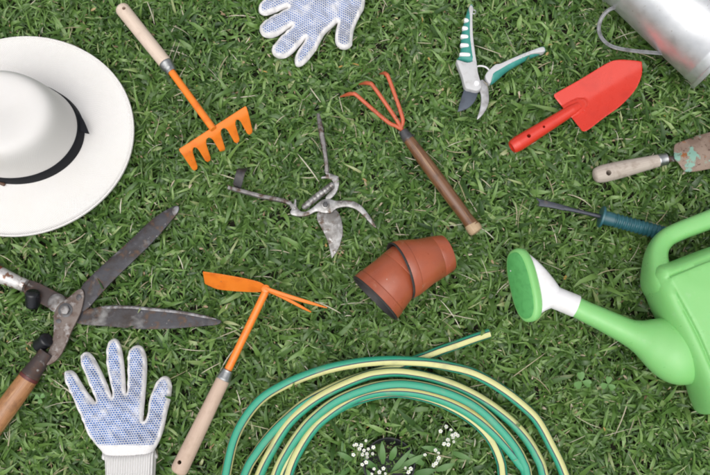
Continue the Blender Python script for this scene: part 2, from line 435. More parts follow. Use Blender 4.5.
def triangulate(loop, spacing, rings=(), extra=(), holes=()):
    loop = [tuple(p) for p in loop]; A = np.array(loop)
    lo, hi = A.min(0), A.max(0); pts = []
    if spacing:
        y = lo[1]; r = 0
        while y < hi[1]:
            x = lo[0] + (spacing / 2 if r % 2 else 0)
            while x < hi[0]: pts.append((x, y)); x += spacing
            y += spacing * .866; r += 1
    pts += list(extra)
    if pts:
        pts = np.array(pts); d = _dist(pts, loop); mn = max(rings) * 1.3 if rings else spacing * .45
        pts = pts[(d > mn) & _inside(pts, loop)]
    else: pts = np.zeros((0, 2))
    area = .5 * np.sum(A[:, 0] * np.roll(A[:, 1], -1) - np.roll(A[:, 0], -1) * A[:, 1]); sg = 1 if area > 0 else -1
    T = np.roll(A, -1, 0) - np.roll(A, 1, 0); T /= (np.linalg.norm(T, axis=1)[:, None] + 1e-9)
    Nn = np.stack([-T[:, 1], T[:, 0]], 1) * sg
    for r in rings:
        q = A + Nn * r; d = _dist(q, loop)
        pts = np.vstack([pts, q[(d > r * .93) & _inside(q, loop)]])
    verts = [Vector(p) for p in loop] + [Vector(p) for p in pts]
    nb = len(loop); edges = [(i, (i + 1) % nb) for i in range(nb)]
    hol = []
    for h in holes:
        k = len(verts); verts += [Vector(p) for p in h]; edges += [(k + i, k + (i + 1) % len(h)) for i in range(len(h))]
    vo, eo, fo, *_ = delaunay_2d_cdt(verts, edges, [], 1 if not holes else 1, 1e-5)
    vo = np.array([(q[0], q[1]) for q in vo]); fo = [tuple(q) for q in fo]
    if holes:
        c = np.array([vo[list(q)].mean(0) for q in fo]); keep = np.ones(len(fo), bool)
        for h in holes: keep &= ~_inside(c, h)
        fo = [q for q, k in zip(fo, keep) if k]
    d = _dist(vo, loop)
    for h in holes: d = np.minimum(d, _dist(vo, h))
    return vo, fo, d

def _boundary(fo):
    cnt = {}
    for q in fo:
        for i in range(len(q)):
            a, b_ = q[i], q[(i + 1) % len(q)]; cnt[(a, b_)] = cnt.get((a, b_), 0) + 1
    return [e for e in cnt if (e[1], e[0]) not in cnt]

def sheet(outline, z, thick, bev=.6, spacing=0, sub=4, holes=(), raw=False, zoff=None):
    """plate with a rounded top edge. outline in photo px, z a height or a function of px,py (its top)"""
    loop = outline if raw else [tuple(p) for p in cr_curve(outline, sub, True)]
    vo, fo, d = triangulate(loop, spacing, (bev * .3, bev) if bev else (), holes=holes)
    zf = z if callable(z) else (lambda x, y: z)
    v = []; n = len(vo); bm_ = min(bev * PX, thick * .6)
    for (x, y), dd in zip(vo, d):
        zz = zf(x, y); q = max(0, 1 - dd / bev) if bev else 0
        w = W(x, y, zz); w.z -= bm_ * (1 - math.sqrt(max(0, 1 - q * q))); v.append(w)
    for (x, y) in vo:
        w = W(x, y, zf(x, y)); w.z -= thick; v.append(w)
    f = list(fo) + [tuple(i + n for i in reversed(q)) for q in fo]
    for a, b_ in _boundary(fo): f.append((b_, a, a + n, b_ + n))
    return v, f, None

def inflate(outline, zmid, prof_top, prof_bot, spacing=3, sub=5, rings=(.4, 1.2, 2.6), extra=(), zmod=None, smooth=0):
    """pillow: heights above and below the mid plane from the distance (px) to the outline"""
    loop = [tuple(p) for p in cr_curve(outline, sub, True)]
    vo, fo, d = triangulate(loop, spacing, rings, extra)
    bnd = set(); 
    for a, b_ in _boundary(fo): bnd.add(a); bnd.add(b_)
    ht = np.array([0 if i in bnd else prof_top(x) for i, x in enumerate(d)])
    hb = np.array([0 if i in bnd else prof_bot(x) for i, x in enumerate(d)])
    if smooth:
        nb = [set() for _ in vo]
        for q in fo:
            for i in q: nb[i].update(q)
        for _ in range(smooth):
            ht = np.array([0 if i in bnd else .5 * ht[i] + .5 * np.mean([ht[j] for j in nb[i]]) for i in range(len(vo))])
    zm = zmid if callable(zmid) else (lambda x, y: zmid)
    v = []; top = {}; bot = {}; dist = []
    for i, (x, y) in enumerate(vo):
        w = W(x, y, zm(x, y)); add = zmod(x, y, w) if zmod else 0
        top[i] = len(v); v.append(w + Vector((0, 0, ht[i] + (add if i not in bnd else 0)))); dist.append(d[i])
        if i in bnd: bot[i] = top[i]
        else: bot[i] = len(v); v.append(w - Vector((0, 0, hb[i]))); dist.append(0)
    f = [tuple(top[i] for i in q) for q in fo] + [tuple(bot[i] for i in reversed(q)) for q in fo]
    return v, f, dist

def rodw(a, b_, r, n=14, e=None):
    L = (Vector(b_) - Vector(a)).length
    return lathe(a, b_, rounded(0, 1, r, r, L, e or r * .5), n)

def disc(c, r, h, n=20, axis=(0, 0, 1), dome=.3):
    c = Vector(c); a = Vector(axis).normalized() * h
    return lathe(c, c + a, [(0, r), (1 - dome, r), (1 - dome * .35, r * .9), (1, r * .6)], n)

def bore(obj, p, axis, r, depth, parent, n=18, name='hole'):
    """drill a real hole into a part"""
    p = Vector(p); ax = Vector(axis).normalized()
    m_ = Mesh(); m_.add(*lathe(p + ax * .02, p - ax * depth, [(0, r), (1, r)], n))
    c = m_.build('cutter', MAT['dark_hole'], None)
    md = obj.modifiers.new('b', 'BOOLEAN'); md.operation = 'DIFFERENCE'; md.object = c; md.solver = 'EXACT'
    bpy.context.view_layer.update()
    dg = bpy.context.evaluated_depsgraph_get()
    me = bpy.data.meshes.new_from_object(obj.evaluated_get(dg), depsgraph=dg)
    obj.modifiers.clear(); old = obj.data; obj.data = me; bpy.data.meshes.remove(old)
    bpy.data.objects.remove(c); me.set_sharp_from_angle(angle=R(35))

# ================================================================== THE THINGS ON THE LAWN
# ---- white straw hat -------------------------------------------------------
zb = .016
c0 = W(20, 134, zb)
ra = (W(134, 134, zb) - W(20, 134, zb)).length; rb = (W(20, 34, zb) - W(20, 233, zb)).length / 2
ca_ = (W(84, 130, zb) - W(20, 130, zb)).length; cb_ = ca_ * .80
hat = thing('sun_hat', (c0.x, c0.y, 0), 'white woven straw hat with a wide brim and black ribbon band', 'hat')
def ring_surf(rings, n=96, cx=c0, close=True):
    v, f, u = [], [], []
    for (a, b_, z, ox, oy) in rings:
        for k in range(n):
            t = 2 * math.pi * k / n; e = max(0, (a - ca_) / (ra - ca_)); w = e * e; kk = 1 + .004 * w * math.sin(3 * t + 1) + .003 * (1 - e) * math.sin(5 * t) * (1 if z > .03 else 0)
            v.append((cx.x + ox + kk * a * math.cos(t), cx.y + oy + kk * b_ * math.sin(t), z + w * (.0022 * math.sin(2 * t + .6) + .0012 * math.sin(5 * t)) + w * .0015))
    N = len(rings); acc = 0
    for i in range(N - 1):
        dl = math.hypot(rings[i + 1][0] - rings[i][0], rings[i + 1][2] - rings[i][2])
        for k in range(n):
            k2 = (k + 1) % n
            f.append((i * n + k, i * n + k2, (i + 1) * n + k2, (i + 1) * n + k))
            u.append([(acc, .5 * k / n), (acc, .5 * (k + 1) / n), (acc + dl, .5 * (k + 1) / n), (acc + dl, .5 * k / n)])
        acc += dl
    if close:
        f.append(tuple((N - 1) * n + k for k in range(n))); u.append([(0, 0)] * n)
    return v, f, u
def lerp(a, b_, t): return a + (b_ - a) * t
br = []
prof = [(1.0, .0125), (1.003, .0145), (1.0, .0172), (.993, .0186), (.972, .0186), (.966, .0168), (.9, .0165), (.75, .0148), (.5, .0136), (.25, .0135), (.06, .0146), (0.0, .018)]
for q, z in prof: br.append((lerp(ca_, ra, q), lerp(cb_, rb, q), z, 0, 0))
under = [(lerp(ca_, ra, q), lerp(cb_, rb, q), z - .0035, 0, 0) for q, z in reversed(prof[4:])]
under = [(a, b_, z, x, y) for a, b_, z, x, y in under]
v, f, u = ring_surf(under + [br[0]] + br[1:], close=False)
make('brim', v, f, MAT['straw'], hat, u, sharp=None)
cp = [(1.0, .017), (.988, .028), (.962, .052), (.932, .076), (.902, .098), (.875, .114), (.845, .126), (.80, .135), (.74, .1405), (.66, .1430), (.54, .1432), (.40, .1415), (.25, .139), (.1, .1378), (.03, .1376)]
v, f, u = ring_surf([(ca_ * q, cb_ * q, z, 0, 0) for q, z in cp])
make('crown', v, f, MAT['straw'], hat, u, sharp=None)
bd = [(1.012, .0165), (1.016, .019), (.996, .036), (.984, .0455), (.976, .046), (.968, .0455)]
v, f, u = ring_surf([(ca_ * q, cb_ * q, z, 0, 0) for q, z in bd], close=False)
band = make('ribbon_band', v, f, MAT['ribbon'], hat, u, sharp=None)
v, f, _ = sheet([(72, 112), (81, 116), (88, 131), (88, 133), (80, 131), (75, 128)], .038, .004, .8)
make('bow', v, f, MAT['ribbon'], band)
mm = Mesh(); mm.add(*rodw(W(-2, 182, .021), W(5, 184.5, .021), .0035)); mm.build('cord_stopper', M('toggle', [(.11, .055, .03)], .5), hat)

# ---- orange hand rake ------------------------------------------------------
def wooden_handle(parent, a, b_, r0, r1, mat, name='handle', hole_at=None, hr=.0034, axis=(0, 0, 1), end=None):
    L = (Vector(b_) - Vector(a)).length; mm = Mesh()
    mm.add(*lathe(a, b_, dens(rounded(0, 1, r0, r1, L, end or min(r0, r1) * .55)), 36))
    o = mm.build(name, mat, parent)
    if hole_at is not None: bore(o, hole_at, axis, hr, .03, parent)
    return o
def ferrule(parent, a, b_, r0, r1, mat, name='ferrule'):
    L = (Vector(b_) - Vector(a)).length; mm = Mesh()
    mm.add(*lathe(a, b_, [(0, r0 * .97), (.06, r0 * 1.02), (.14, r0 * 1.02), (.2, r0), (.75, lerp(r0, r1, .8)), (.82, r1 * 1.03), (.94, r1 * 1.03), (1, r1 * .9)], 24))
    return mm.build(name, mat, parent)

g_tools = 'small orange tools with pale wooden handles'
rk = thing('hand_rake', W(180, 90, 0), 'orange hand rake with five short tines and a pale wooden handle beside the hat', 'garden rake')
wooden_handle(rk, W(120, 6, .014), W(167.5, 65.5, .026), .0135, .0125, MAT['pale_wood'], hole_at=W(125, 10, .02), end=.010)
ferrule(rk, W(165.5, 63, .0255), W(172, 72, .0275), .0132, .0098, MAT['zinc'])
mm = Mesh(); mm.add(*lathe(W(170, 69.5, .027), W(213.5, 129, .052), [(0, .0066), (.5, .0066), (.93, .0066), (1, .006)], 16)); mm.build('shaft', MAT['orange_paint'], rk)
E0, E1 = W(182, 149, .052), W(244.5, 108.5, .052)
e_ = (E1 - E0); BL = e_.length; eu = e_.normalized()
dn = (W(220.6, 153, .004) - W(213, 129, .052)); DL = dn.length; du = (dn - eu * dn.dot(eu) * .45).normalized()
out = [(-.004, 0)]; nT = 5
lp = [(-.004, 0), (-.005, .003), (-.004, .010)]
for i in range(nT):
    c_ = BL * (i + .04) / (nT - .92) * .965 + .002
    if i == 0: c_ += .003
    if i == nT - 1: c_ -= .003
    w0, w1 = .0088, .0056
    if i: lp += [(c_ - w0 - .0055, .0105), (c_ - w0 - .002, .0135), (c_ - w0 + .0003, .020)]
    lp += [(c_ - w1, DL * .90), (c_ - w1 * .5, DL * .99), (c_ + w1 * .5, DL * .99), (c_ + w1, DL * .90)]
    if i < nT - 1: lp += [(c_ + w0 - .0003, .020), (c_ + w0 + .002, .0135), (c_ + w0 + .0055, .0105)]
lp += [(BL + .004, .010), (BL + .005, .003), (BL + .004, 0)]
vo, fo, d = triangulate(lp, .004, (.0008,))
nf = eu.cross(du).normalized(); th = .0034
bulge = lambda s, t: 0.004 * math.exp(-((t) / .008) ** 2)
v = []
for sgn in (1, -1):
    for (s_, t_), dd in zip(vo, d):
        k = th / 2 * (1 if dd > .0006 else .6)
        v.append(E0 + eu * s_ + du * t_ + nf * (sgn * k) + nf * bulge(s_, t_) * (1 if nf.y > 0 else -1))
n_ = len(vo)
f = list(fo) + [tuple(i + n_ for i in reversed(q)) for q in fo] + [(b_, a, a + n_, b_ + n_) for a, b_ in _boundary(fo)]
head = make('rake_head', v, f, MAT['orange_paint'], rk)

# ---- red trowel ------------------------------------------------------------
tr = thing('hand_trowel', W(585, 105, 0), 'shiny bright red all-metal trowel with holes in its tubular handle', 'trowel', 'hand trowels')
ax0, ax1 = np.array((576, 107.)), np.array((640, 68.)); axd = (ax1 - ax0) / np.linalg.norm(ax1 - ax0); axn = np.array((-axd[1], axd[0]))
def trz(x, y):
    q = np.array((x, y)) - ax0; t = q @ axd; s = (q @ axn) / 29.0
    h = .014 + .012 * (math.sqrt(s * s + .02) - .14) + .003 * s * s + .004 * max(0, t / 75) ** 2
    e = 1 - ((q @ axn) / 8.0) ** 2 - (max(0, t + 2) / 15.0) ** 2
    return h + (.0065 * math.sqrt(e) if e > 0 else 0)
v, f, _ = sheet([(642, 62.5), (641.7, 75), (635, 90), (620.4, 105.6), (604, 117.5), (589, 129), (583, 130.8), (579.5, 127), (572, 117.5), (563.5, 107.8), (555, 97.2), (554.4, 95), (556.5, 92.5), (579.3, 79.7), (606.7, 63.2), (617.6, 59.6), (631, 59.8), (640, 61)], trz, .0016, .5, spacing=1.1)
make('blade', v, f, MAT['red_paint'], tr)
mm = Mesh(); a, b_ = W(511.5, 147.5, .014), W(579, 105.5, .0165); L = (b_ - a).length
mm.add(*lathe(a, b_, dens([(0, .0062), (.004, .0108), (.03, .0128), (.10, .0140), (.2, .0138), (.45, .0125), (.72, .0112), (.9, .0105), (1.0, .008)]), 40))
hd = mm.build('handle', MAT['red_paint'], tr)
for x, y, r in ((528.7, 136, .0036), (543.8, 126.8, .0024)): bore(hd, W(x, y, .026), (0, 0, 1), r, .03, tr)
bore(hd, W(539.5, 137.8, .012), (.45, -.85, .35), .003, .012, tr)
axv = (a - b_).normalized(); bore(hd, a - axv * .004, axv, .0082, .012, tr)

# ---- old rusty trowel ------------------------------------------------------
t2 = thing('hand_trowel', W(640, 166, 0), 'old rusty trowel with flaking turquoise paint and a weathered grey wooden handle', 'trowel', 'hand trowels')
a, b_ = W(593.5, 175.8, .017), W(661, 159.8, .016); L = (b_ - a).length; mm = Mesh()
mm.add(*lathe(a, b_, dens([(0, .004), (.008, .009), (.03, .0128), (.08, .0150), (.15, .0160), (.24, .0162), (.26, .0158), (.275, .0162), (.5, .0150), (.8, .0125), (.97, .0112), (1, .0105)]), 36))
o = mm.build('handle', MAT['grey_wood'], t2); bore(o, W(608.7, 172.6, .032), (0, 0, 1), .0048, .03, t2)
ferrule(t2, W(658, 160.4, .016), W(667, 158.6, .016), .0116, .0108, MAT['blue_steel'] if False else MAT['zinc'])
mm = Mesh(); mm.add(*lathe(W(665, 158.8, .016), W(682, 158.5, .017), [(0, .0055), (.5, .0052), (1, .0062)], 14)); mm.build('tang', MAT['rusty_arm'], t2)
ax2 = np.array((676., 158)); ad2 = np.array((70., -10)) / math.hypot(70, 10); an2 = np.array((-ad2[1], ad2[0]))
def t2z(x, y):
    q = np.array((x, y)) - ax2; t, s = q @ ad2, (q @ an2) / 22
    return .021 - .011 * s * s + .005 * math.exp(-((q @ an2) / 4) ** 2) * max(0, 1 - t / 26)
v, f, _ = sheet([(674.5, 146), (676, 143.5), (683, 140.5), (706, 133), (735, 126), (762, 127), (785, 138), (792, 143), (785, 150), (760, 160), (730, 166), (710, 168.5), (697, 171), (687, 171.5), (683, 169), (678, 162), (675, 159), (674, 152)], t2z, .0018, .5, spacing=2.4)
make('blade', v, f, MAT['patched_trowel'], t2)

# ---- three-pronged cultivator ----------------------------------------------
cu = thing('hand_cultivator', W(430, 165, 0), 'three-pronged hand cultivator with faded red wire tines and a worn brown wooden handle', 'cultivator')
a, b_ = W(477, 232, .015), W(407, 137, .017); L = (b_ - a).length; mm = Mesh()
mm.add(*lathe(a, b_, [(0, .006), (.006, .0105), (.025, .0128), (.06, .0135), (.11, .0118), (.16, .0112), (.3, .0118), (.55, .0125), (.75, .0122), (.9, .0108), (1, .0098)], 28))
mm.build('handle', MAT['brown_wood'], cu)
mm = Mesh(); mm.add(*lathe(W(477.3, 232.4, .015), W(470.3, 223.2, .0152), [(0, .0055), (.08, .0112), (.2, .0131), (.5, .0139), (.8, .0132), (1, .0121)], 28)); mm.build('handle_tip', MAT['bare_wood'], cu)
ferrule(cu, W(409, 139.5, .017), W(402.5, 130.5, .0175), .0112, .0085, MAT['dark_steel'])
mm = Mesh(); mm.add(*lathe(W(403.5, 132, .0175), W(400, 127, .018), [(0, .0045), (1, .0036)], 12))
mm.build('tang', MAT['worn_red'], cu)
for P_ in ([(400.5, 128.5, .018), (396, 125.8, .020), (388.5, 122.2, .024), (372, 108.5, .033), (356.5, 95, .038), (353, 93.6, .037), (348.5, 94, .028), (340.5, 96.4, .004)],
           [(401, 128.5, .018), (397.5, 121, .024), (384, 101, .034), (372.5, 85, .038), (369.5, 83.2, .037), (365.5, 82.8, .028), (359.5, 84.0, .004)],
           [(400.5, 128.8, .018), (402.6, 123, .021), (402.3, 117, .025), (397.5, 102, .032), (388.5, 77.5, .039), (386.4, 74.4, .038), (384.3, 73, .029), (380, 73.6, .004)]):
    mm = Mesh(); q = []
    for i, (x, y, z) in enumerate(P_):
        tip = i >= len(P_) - 2
        q.append((x, y, z, 2.05 if i < len(P_) - 1 else .9, (.0034 if i < len(P_) - 1 else .0012)))
    mm.add(*tube_px(q, 6, 12)); mm.build('tine', MAT['worn_red'], cu)

# ---- orange double hoe ------------------------------------------------------
ho = thing('hand_hoe', W(220, 380, 0), 'orange double-headed hand hoe, flat blade one side and two prongs the other', 'hoe')
wooden_handle(ho, W(177.5, 473.5, .0145), W(225, 375.5, .020), .0150, .0120, MAT['tan_wood'], hole_at=W(180, 462, .024), hr=.0036, end=.010)
ferrule(ho, W(223, 379.5, .0198), W(228, 369.5, .021), .0128, .0098, MAT['zinc'])
mm = Mesh(); mm.add(*lathe(W(227, 371.5, .0208), W(266.5, 289.8, .040), [(0, .0068), (.5, .0066), (1, .0064)], 16)); mm.build('shaft', MAT['orange_paint'], ho)
# blade: a curved plate standing on edge
topc = [(203, 271.8), (214, 273.3), (228, 275.6), (243, 278.3), (257.6, 281.8), (264, 285), (269.5, 289.2)]
botc = [(205, 283), (216, 288), (229, 290), (244, 291), (257, 291.5), (263, 291), (269, 291.5)]
tops = cr_curve([list(W(x, y, .048 if x < 262 else .046)) for x, y in topc], 5)
zb_ = [.012, .008, .008, .012, .020, .030, .036]
bots = cr_curve([list(W(x, y, z)) for (x, y), z in zip(botc, zb_)], 5)
v, f = [], []; K = len(tops)
for i in range(K):
    a, b_ = Vector(tops[i]), Vector(bots[i]); t_ = Vector(tops[min(i + 1, K - 1)]) - Vector(tops[max(i - 1, 0)])
    nn = t_.cross(a - b_).normalized() * .0011
    v += [a + nn, b_ + nn, b_ - nn, a - nn]
for i in range(K - 1):
    for k in range(4): f.append((i * 4 + k, i * 4 + (k + 1) % 4, i * 4 + 4 + (k + 1) % 4, i * 4 + 4 + k))
f += [(0, 1, 2, 3), tuple(4 * (K - 1) + k for k in range(4))]
make('blade', v, f, MAT['orange_paint'], ho, sharp=40)
for P_ in ([(266, 288.2, .044, 2.0, .0055), (272, 290.6, .045, 2.1, .0052), (290, 296.5, .044, 2.0, .0045), (310, 302.5, .038, 1.6, .0035), (327, 307.6, .030, .5, .001)],
           [(267, 290.2, .036, 1.9, .0050), (275, 293.0, .034, 1.9, .0048), (290, 300.5, .027, 1.7, .0042), (302, 307, .019, 1.4, .0035), (311, 311.8, .011, .6, .001)]):
    mm = Mesh(); mm.add(*tube_px(P_, 6, 10, 3.0)); mm.build('prong', MAT['orange_paint'], ho)
mm = Mesh(); mm.add(*disc(W(266.2, 289.4, .036), .0078, .012, 18)); mm.build('socket', MAT['orange_paint'], ho)

# ---- dark teal weeding fork -------------------------------------------------
we = thing('hand_weeder', W(610, 218, 0), 'narrow dark weeding fork with a ribbed teal plastic handle, tucked under the green can', 'weeding tool')
a, b_ = W(601.5, 216.5, .016), W(668, 234.5, .014); L = (b_ - a).length; prof = [(0, .006), (.005, .0125), (.10, .0128), (.16, .0125)]
N = 12
for i in range(N):
    t0 = .18 + i * .062
    prof += [(t0, .0124), (t0 + .012, .0112), (t0 + .024, .0112), (t0 + .036, .0131), (t0 + .050, .0131)]
prof += [(.945, .0128), (.98, .0118), (1, .006)]
mm = Mesh(); mm.add(*lathe(a, b_, prof, 28)); hd = mm.build('handle', MAT['teal_handle'], we)
mm = Mesh(); q = (b_ - a).normalized(); mm.add(*lathe(a - q * .0025, a + q * .003, [(0, .012), (.05, .0186), (.2, .0196), (.8, .0196), (.95, .0186), (1, .012)], 28)); mm.build('guard', MAT['teal_handle'], we)
mm = Mesh(); mm.add(*tube_px([(603, 217, .016, 2.1, .0036), (590, 213.8, .0155, 2.0, .0034), (575, 210.3, .015, 2.1, .003), (564, 207.6, .0145, 2.6, .0024)], 5, 12)); mm.build('shaft', MAT['weed_steel'], we)
v, f, _ = sheet([(565, 205.4), (552, 201.6), (543, 199.6), (535.6, 197.2), (535.6, 197.2), (539.2, 201.5), (539.2, 201.5), (538.8, 205.8), (538.8, 205.8), (546, 206.6), (555, 208), (564, 210), (566, 208)], lambda x, y: .0165 - .0002 * max(0, 560 - x), .0030, .5)
make('fork_tip', v, f, MAT['weed_steel'], we)

# ---- gloves -----------------------------------------------------------------
def glove(pts, cuff_pts, label, mat, loc, cz, wrist):
    t = thing('work_glove', loc, label, 'glove', 'knitted work gloves with blue grip dots')
    pt = lambda d: .0135 * math.sqrt(max(0, 1 - (1 - min(d / 9.5, 1)) ** 2)) if d < 9.5 else .0135 + .002 * min(1, (d - 9.5) / 12)
    pb = lambda d: .007 * math.sqrt(max(0, 1 - (1 - min(d / 6, 1)) ** 2))
    wp0, wn0 = np.array(wrist[0]), np.array(wrist[1]) / np.linalg.norm(wrist[1])
    wr = lambda x, y, w: max(0, min(1, ((np.array((x, y)) - wp0) @ wn0 - 2) / 8)) * (.0019 * math.sin(x * .5 + y * .25 + 2 * math.sin(y * .21)) + .0010 * math.sin(y * .6 - x * .3) + .0009 * math.sin(x * .83 - y * .52 + math.sin(x * .3)))
    v, f, dist = inflate(pts, .0075, pt, pb, 1.7, 6, (.3, .9, 1.9), zmod=wr, smooth=2)
    wp, wn = np.array(wrist[0]), np.array(wrist[1]) / np.linalg.norm(wrist[1])
    seam = []
    for q, d in zip(v, dist):
        x, y = PROJ(q); k = (np.array((x, y)) - wp) @ wn - 2.0
        seam.append(max(0, min(d, k)) / 8.0)
    make('hand', v, f, mat, t, attr={'seam': seam}, sharp=None)
    v, f, dist = inflate(cuff_pts, .0078, lambda d: .0172 * math.sqrt(max(0, 1 - (1 - min(d / 5, 1)) ** 2)), pb, 2.4, 5, (.3, .9, 1.9), smooth=1)
    make('cuff', v, f, MAT['cuff'], t, sharp=None)
    return t
Z = lambda L, s, ox, oy: [(x / s + ox, y / s + oy) for x, y in L]
gA = Z([(47, 150), (52, 136), (68, 131), (85, 141), (100, 165), (122, 200), (142, 226), (148, 234), (150, 229), (143, 210), (118, 150), (101, 105), (105, 80), (121, 71), (140, 82), (165, 125), (188, 175), (203, 214), (206, 214), (200, 180), (188, 125), (186, 75), (193, 40), (212, 27), (230, 42), (241, 90), (247, 150), (250, 200), (253, 200), (256, 150), (255, 95), (262, 65), (285, 49), (306, 58), (318, 95), (318, 150), (313, 215), (308, 270), (307, 293), (312, 296), (320, 275), (325, 235), (338, 195), (355, 163), (375, 150), (393, 158), (400, 185), (396, 225), (385, 270), (376, 315), (365, 350), (352, 378), (345, 392), (341, 425), (184, 428), (172, 400), (150, 375), (130, 348), (115, 315), (97, 270), (75, 222), (58, 185)], 3.28, 50, 330)
cA = Z([(173, 403), (177, 401), (200, 405), (260, 405), (320, 399), (344, 395), (348, 398), (348, 430), (346, 480), (350, 540), (352, 590), (340, 600), (260, 604), (190, 600), (180, 590), (183, 540), (184, 480), (182, 430)], 3.28, 50, 330)
glove(gA, cA, 'knitted glove palm up with bright blue dots and white cuff beside the shears', MAT['glove_a'], W(120, 420, 0), 0, ((130, 450), (0, -1)))
gB = Z([(95, 55), (97, 35), (112, 10), (150, -22), (200, -55), (262, -90), (300, -118), (345, -150), (375, -175), (560, -140), (610, -90), (632, -45), (634, 0), (628, 45), (612, 75), (592, 115), (576, 160), (570, 205), (566, 232), (540, 250), (508, 247), (487, 225), (482, 195), (487, 150), (494, 122), (490, 118), (465, 142), (430, 175), (410, 210), (385, 255), (355, 295), (330, 322), (303, 338), (283, 333), (277, 305), (285, 275), (305, 240), (330, 205), (327, 203), (300, 235), (265, 272), (230, 293), (195, 295), (170, 280), (161, 255), (170, 230), (200, 195), (240, 158), (262, 138), (258, 136), (225, 160), (190, 182), (155, 193), (120, 185), (103, 165), (100, 140), (118, 112), (160, 85), (205, 62), (240, 45), (238, 42), (200, 55), (160, 72), (125, 78), (103, 70)], 5.07, 240, 0)
cB = Z([(366, -165), (430, -152), (565, -130), (590, -190), (620, -260), (650, -330), (560, -365), (450, -385), (425, -330), (400, -250)], 5.07, 240, 0)
glove(gB, cB, 'knitted glove with greyed worn blue dots, fingers pointing down at the top edge', MAT['glove_b'], W(318, 20, 0), 0, ((330, -26), (.15, 1)))

# ---- teal pruning shears -------------------------------------------------------
G_SEC = 'secateurs lying open'
s1 = thing('secateurs', W(480, 75, 0), 'open secateurs with teal and light grey plastic handles', 'secateurs', G_SEC)
zz = lambda L: Z(L, 3.65, 440, 0)
v, f, _ = sheet(zz([(95, 318), (135, 335), (137, 345), (125, 372), (100, 395), (67, 406), (66, 400), (75, 365), (85, 335)]), .014, .003, .5)
make('cutting_blade', v, f, MAT['blue_steel'], s1)
v, f, _ = sheet(zz([(148, 292), (158, 290), (170, 305), (178, 335), (178, 375), (162, 410), (140, 433), (136, 428), (146, 395), (150, 355), (144, 325), (138, 308)]), .018, .0045, .9)
make('counter_blade', v, f, MAT['clean_steel'], s1)
v, f, _ = sheet(zz([(62, 216), (100, 226), (131, 222), (140, 265), (150, 300), (152, 318), (136, 331), (110, 326), (92, 318), (80, 275), (66, 238)]), .0255, .016, 1.6)
make('jaw_cover', v, f, MAT['grey_plastic'], s1)
h1 = zz([(104, 26), (113, 17), (122, 28), (118, 60), (119, 130), (127, 195), (133, 236), (120, 238), (64, 222), (70, 205), (75, 180), (76, 140), (84, 95), (95, 55)])
v, f, _ = inflate(h1, .012, lambda d: .0125 * math.sqrt(max(0, 1 - (1 - min(d / 6, 1)) ** 2)), lambda d: .009 * math.sqrt(max(0, 1 - (1 - min(d / 6, 1)) ** 2)), 2, 5, (.4, 1.2))
g1 = make('handle', v, f, MAT['teal_grip'], s1)
# white ribs set into the grip, and the pale spine down its inner side
for y0, x0, x1 in ((72, 89, 101), (101, 82, 98), (131, 77, 99), (163, 76, 101), (197, 74, 106)):
    v, f, _ = sheet(zz([(x0 + 1, y0 - 6), (x1, y0 - 5), (x1 + 5, y0 + 2), (x1, y0 + 7), (x0 + 1, y0 + 5)]), .0255, .008, .5)
    make('grip_inlay', v, f, MAT['white_plastic'], g1)
v, f, _ = sheet(zz([(113, 17), (122, 28), (119, 60), (121, 130), (129, 195), (135, 236), (124, 240), (114, 190), (108, 130), (109, 60), (106, 28)]), .0235, .014, .9)
make('handle_spine', v, f, MAT['grey_plastic'], s1)
mm = Mesh(); c_ = [zz([(124 + 7 * math.cos(t), 43 + 7 * math.sin(t))])[0] for t in np.linspace(0, 2 * math.pi, 14)[:-1]]
mm.add(*sweep([W(x, y, .018) for x, y in c_], [(.0011, .0011)] * 13, 8, closed=True)); mm.build('catch_loop', MAT['zinc'], s1)
h2 = zz([(176, 266), (216, 243), (262, 213), (330, 186), (372, 171), (383, 178), (381, 192), (330, 213), (280, 240), (240, 265), (190, 308), (180, 300), (172, 280)])
v, f, _ = inflate(h2, .012, lambda d: .0115 * math.sqrt(max(0, 1 - (1 - min(d / 6, 1)) ** 2)), lambda d: .009 * math.sqrt(max(0, 1 - (1 - min(d / 6, 1)) ** 2)), 2, 5, (.4, 1.2))
make('handle', v, f, MAT['teal_grip'], s1)
v, f, _ = sheet(zz([(166, 272), (200, 236), (222, 230), (262, 212), (330, 184), (372, 170), (383, 176), (379, 188), (330, 197), (262, 228), (220, 252), (196, 268), (186, 300), (176, 300)]), .0235, .014, .9)
make('handle_spine', v, f, MAT['grey_plastic'], s1)
mm = Mesh(); mm.add(*disc(W(476.4, 83.6, .024), .0052, .004, 22)); mm.build('pivot_bolt', MAT['white_plastic'], s1)
mm = Mesh(); q = cr_curve([list(W(x, y, z)) for x, y, z in ((474, 68, .013), (479, 65.8, .014), (485.5, 66.8, .015), (489.5, 71, .015), (489, 76, .014), (485, 78, .013))], 5)
mm.add(*sweep(q, [(.0016, .0016)] * len(q), 10)); mm.build('spring', MAT['white_plastic'], s1)

# ---- old metal secateurs ----------------------------------------------------------
s2 = thing('secateurs', W(318, 205, 0), 'old open secateurs of bare dark metal with thin handles and a coil spring', 'secateurs', G_SEC)
zz2 = lambda L: Z(L, 2.97, 220, 100)
v, f, _ = sheet(zz2([(288, 338), (300, 328), (330, 322), (348, 328), (360, 352), (365, 385), (363, 405), (352, 440), (334, 467), (330, 462), (320, 420), (304, 385), (290, 358)]), .012, .003, .6)
make('cutting_blade', v, f, MAT['bright_steel'], s2)
v, f, _ = sheet(zz2([(222, 292), (227, 298), (227, 312), (238, 328), (255, 330), (275, 318), (290, 305), (305, 295), (322, 292), (345, 298), (382, 297), (410, 306), (435, 330), (463, 373), (455, 374), (425, 342), (400, 322), (372, 316), (345, 322), (330, 334), (305, 334), (285, 330), (262, 342), (235, 345), (213, 340), (208, 332), (212, 322), (204, 308), (210, 300), (216, 308), (220, 304)]), .0175, .005, .8)
make('hook_jaw', v, f, MAT['bright_steel'], s2)
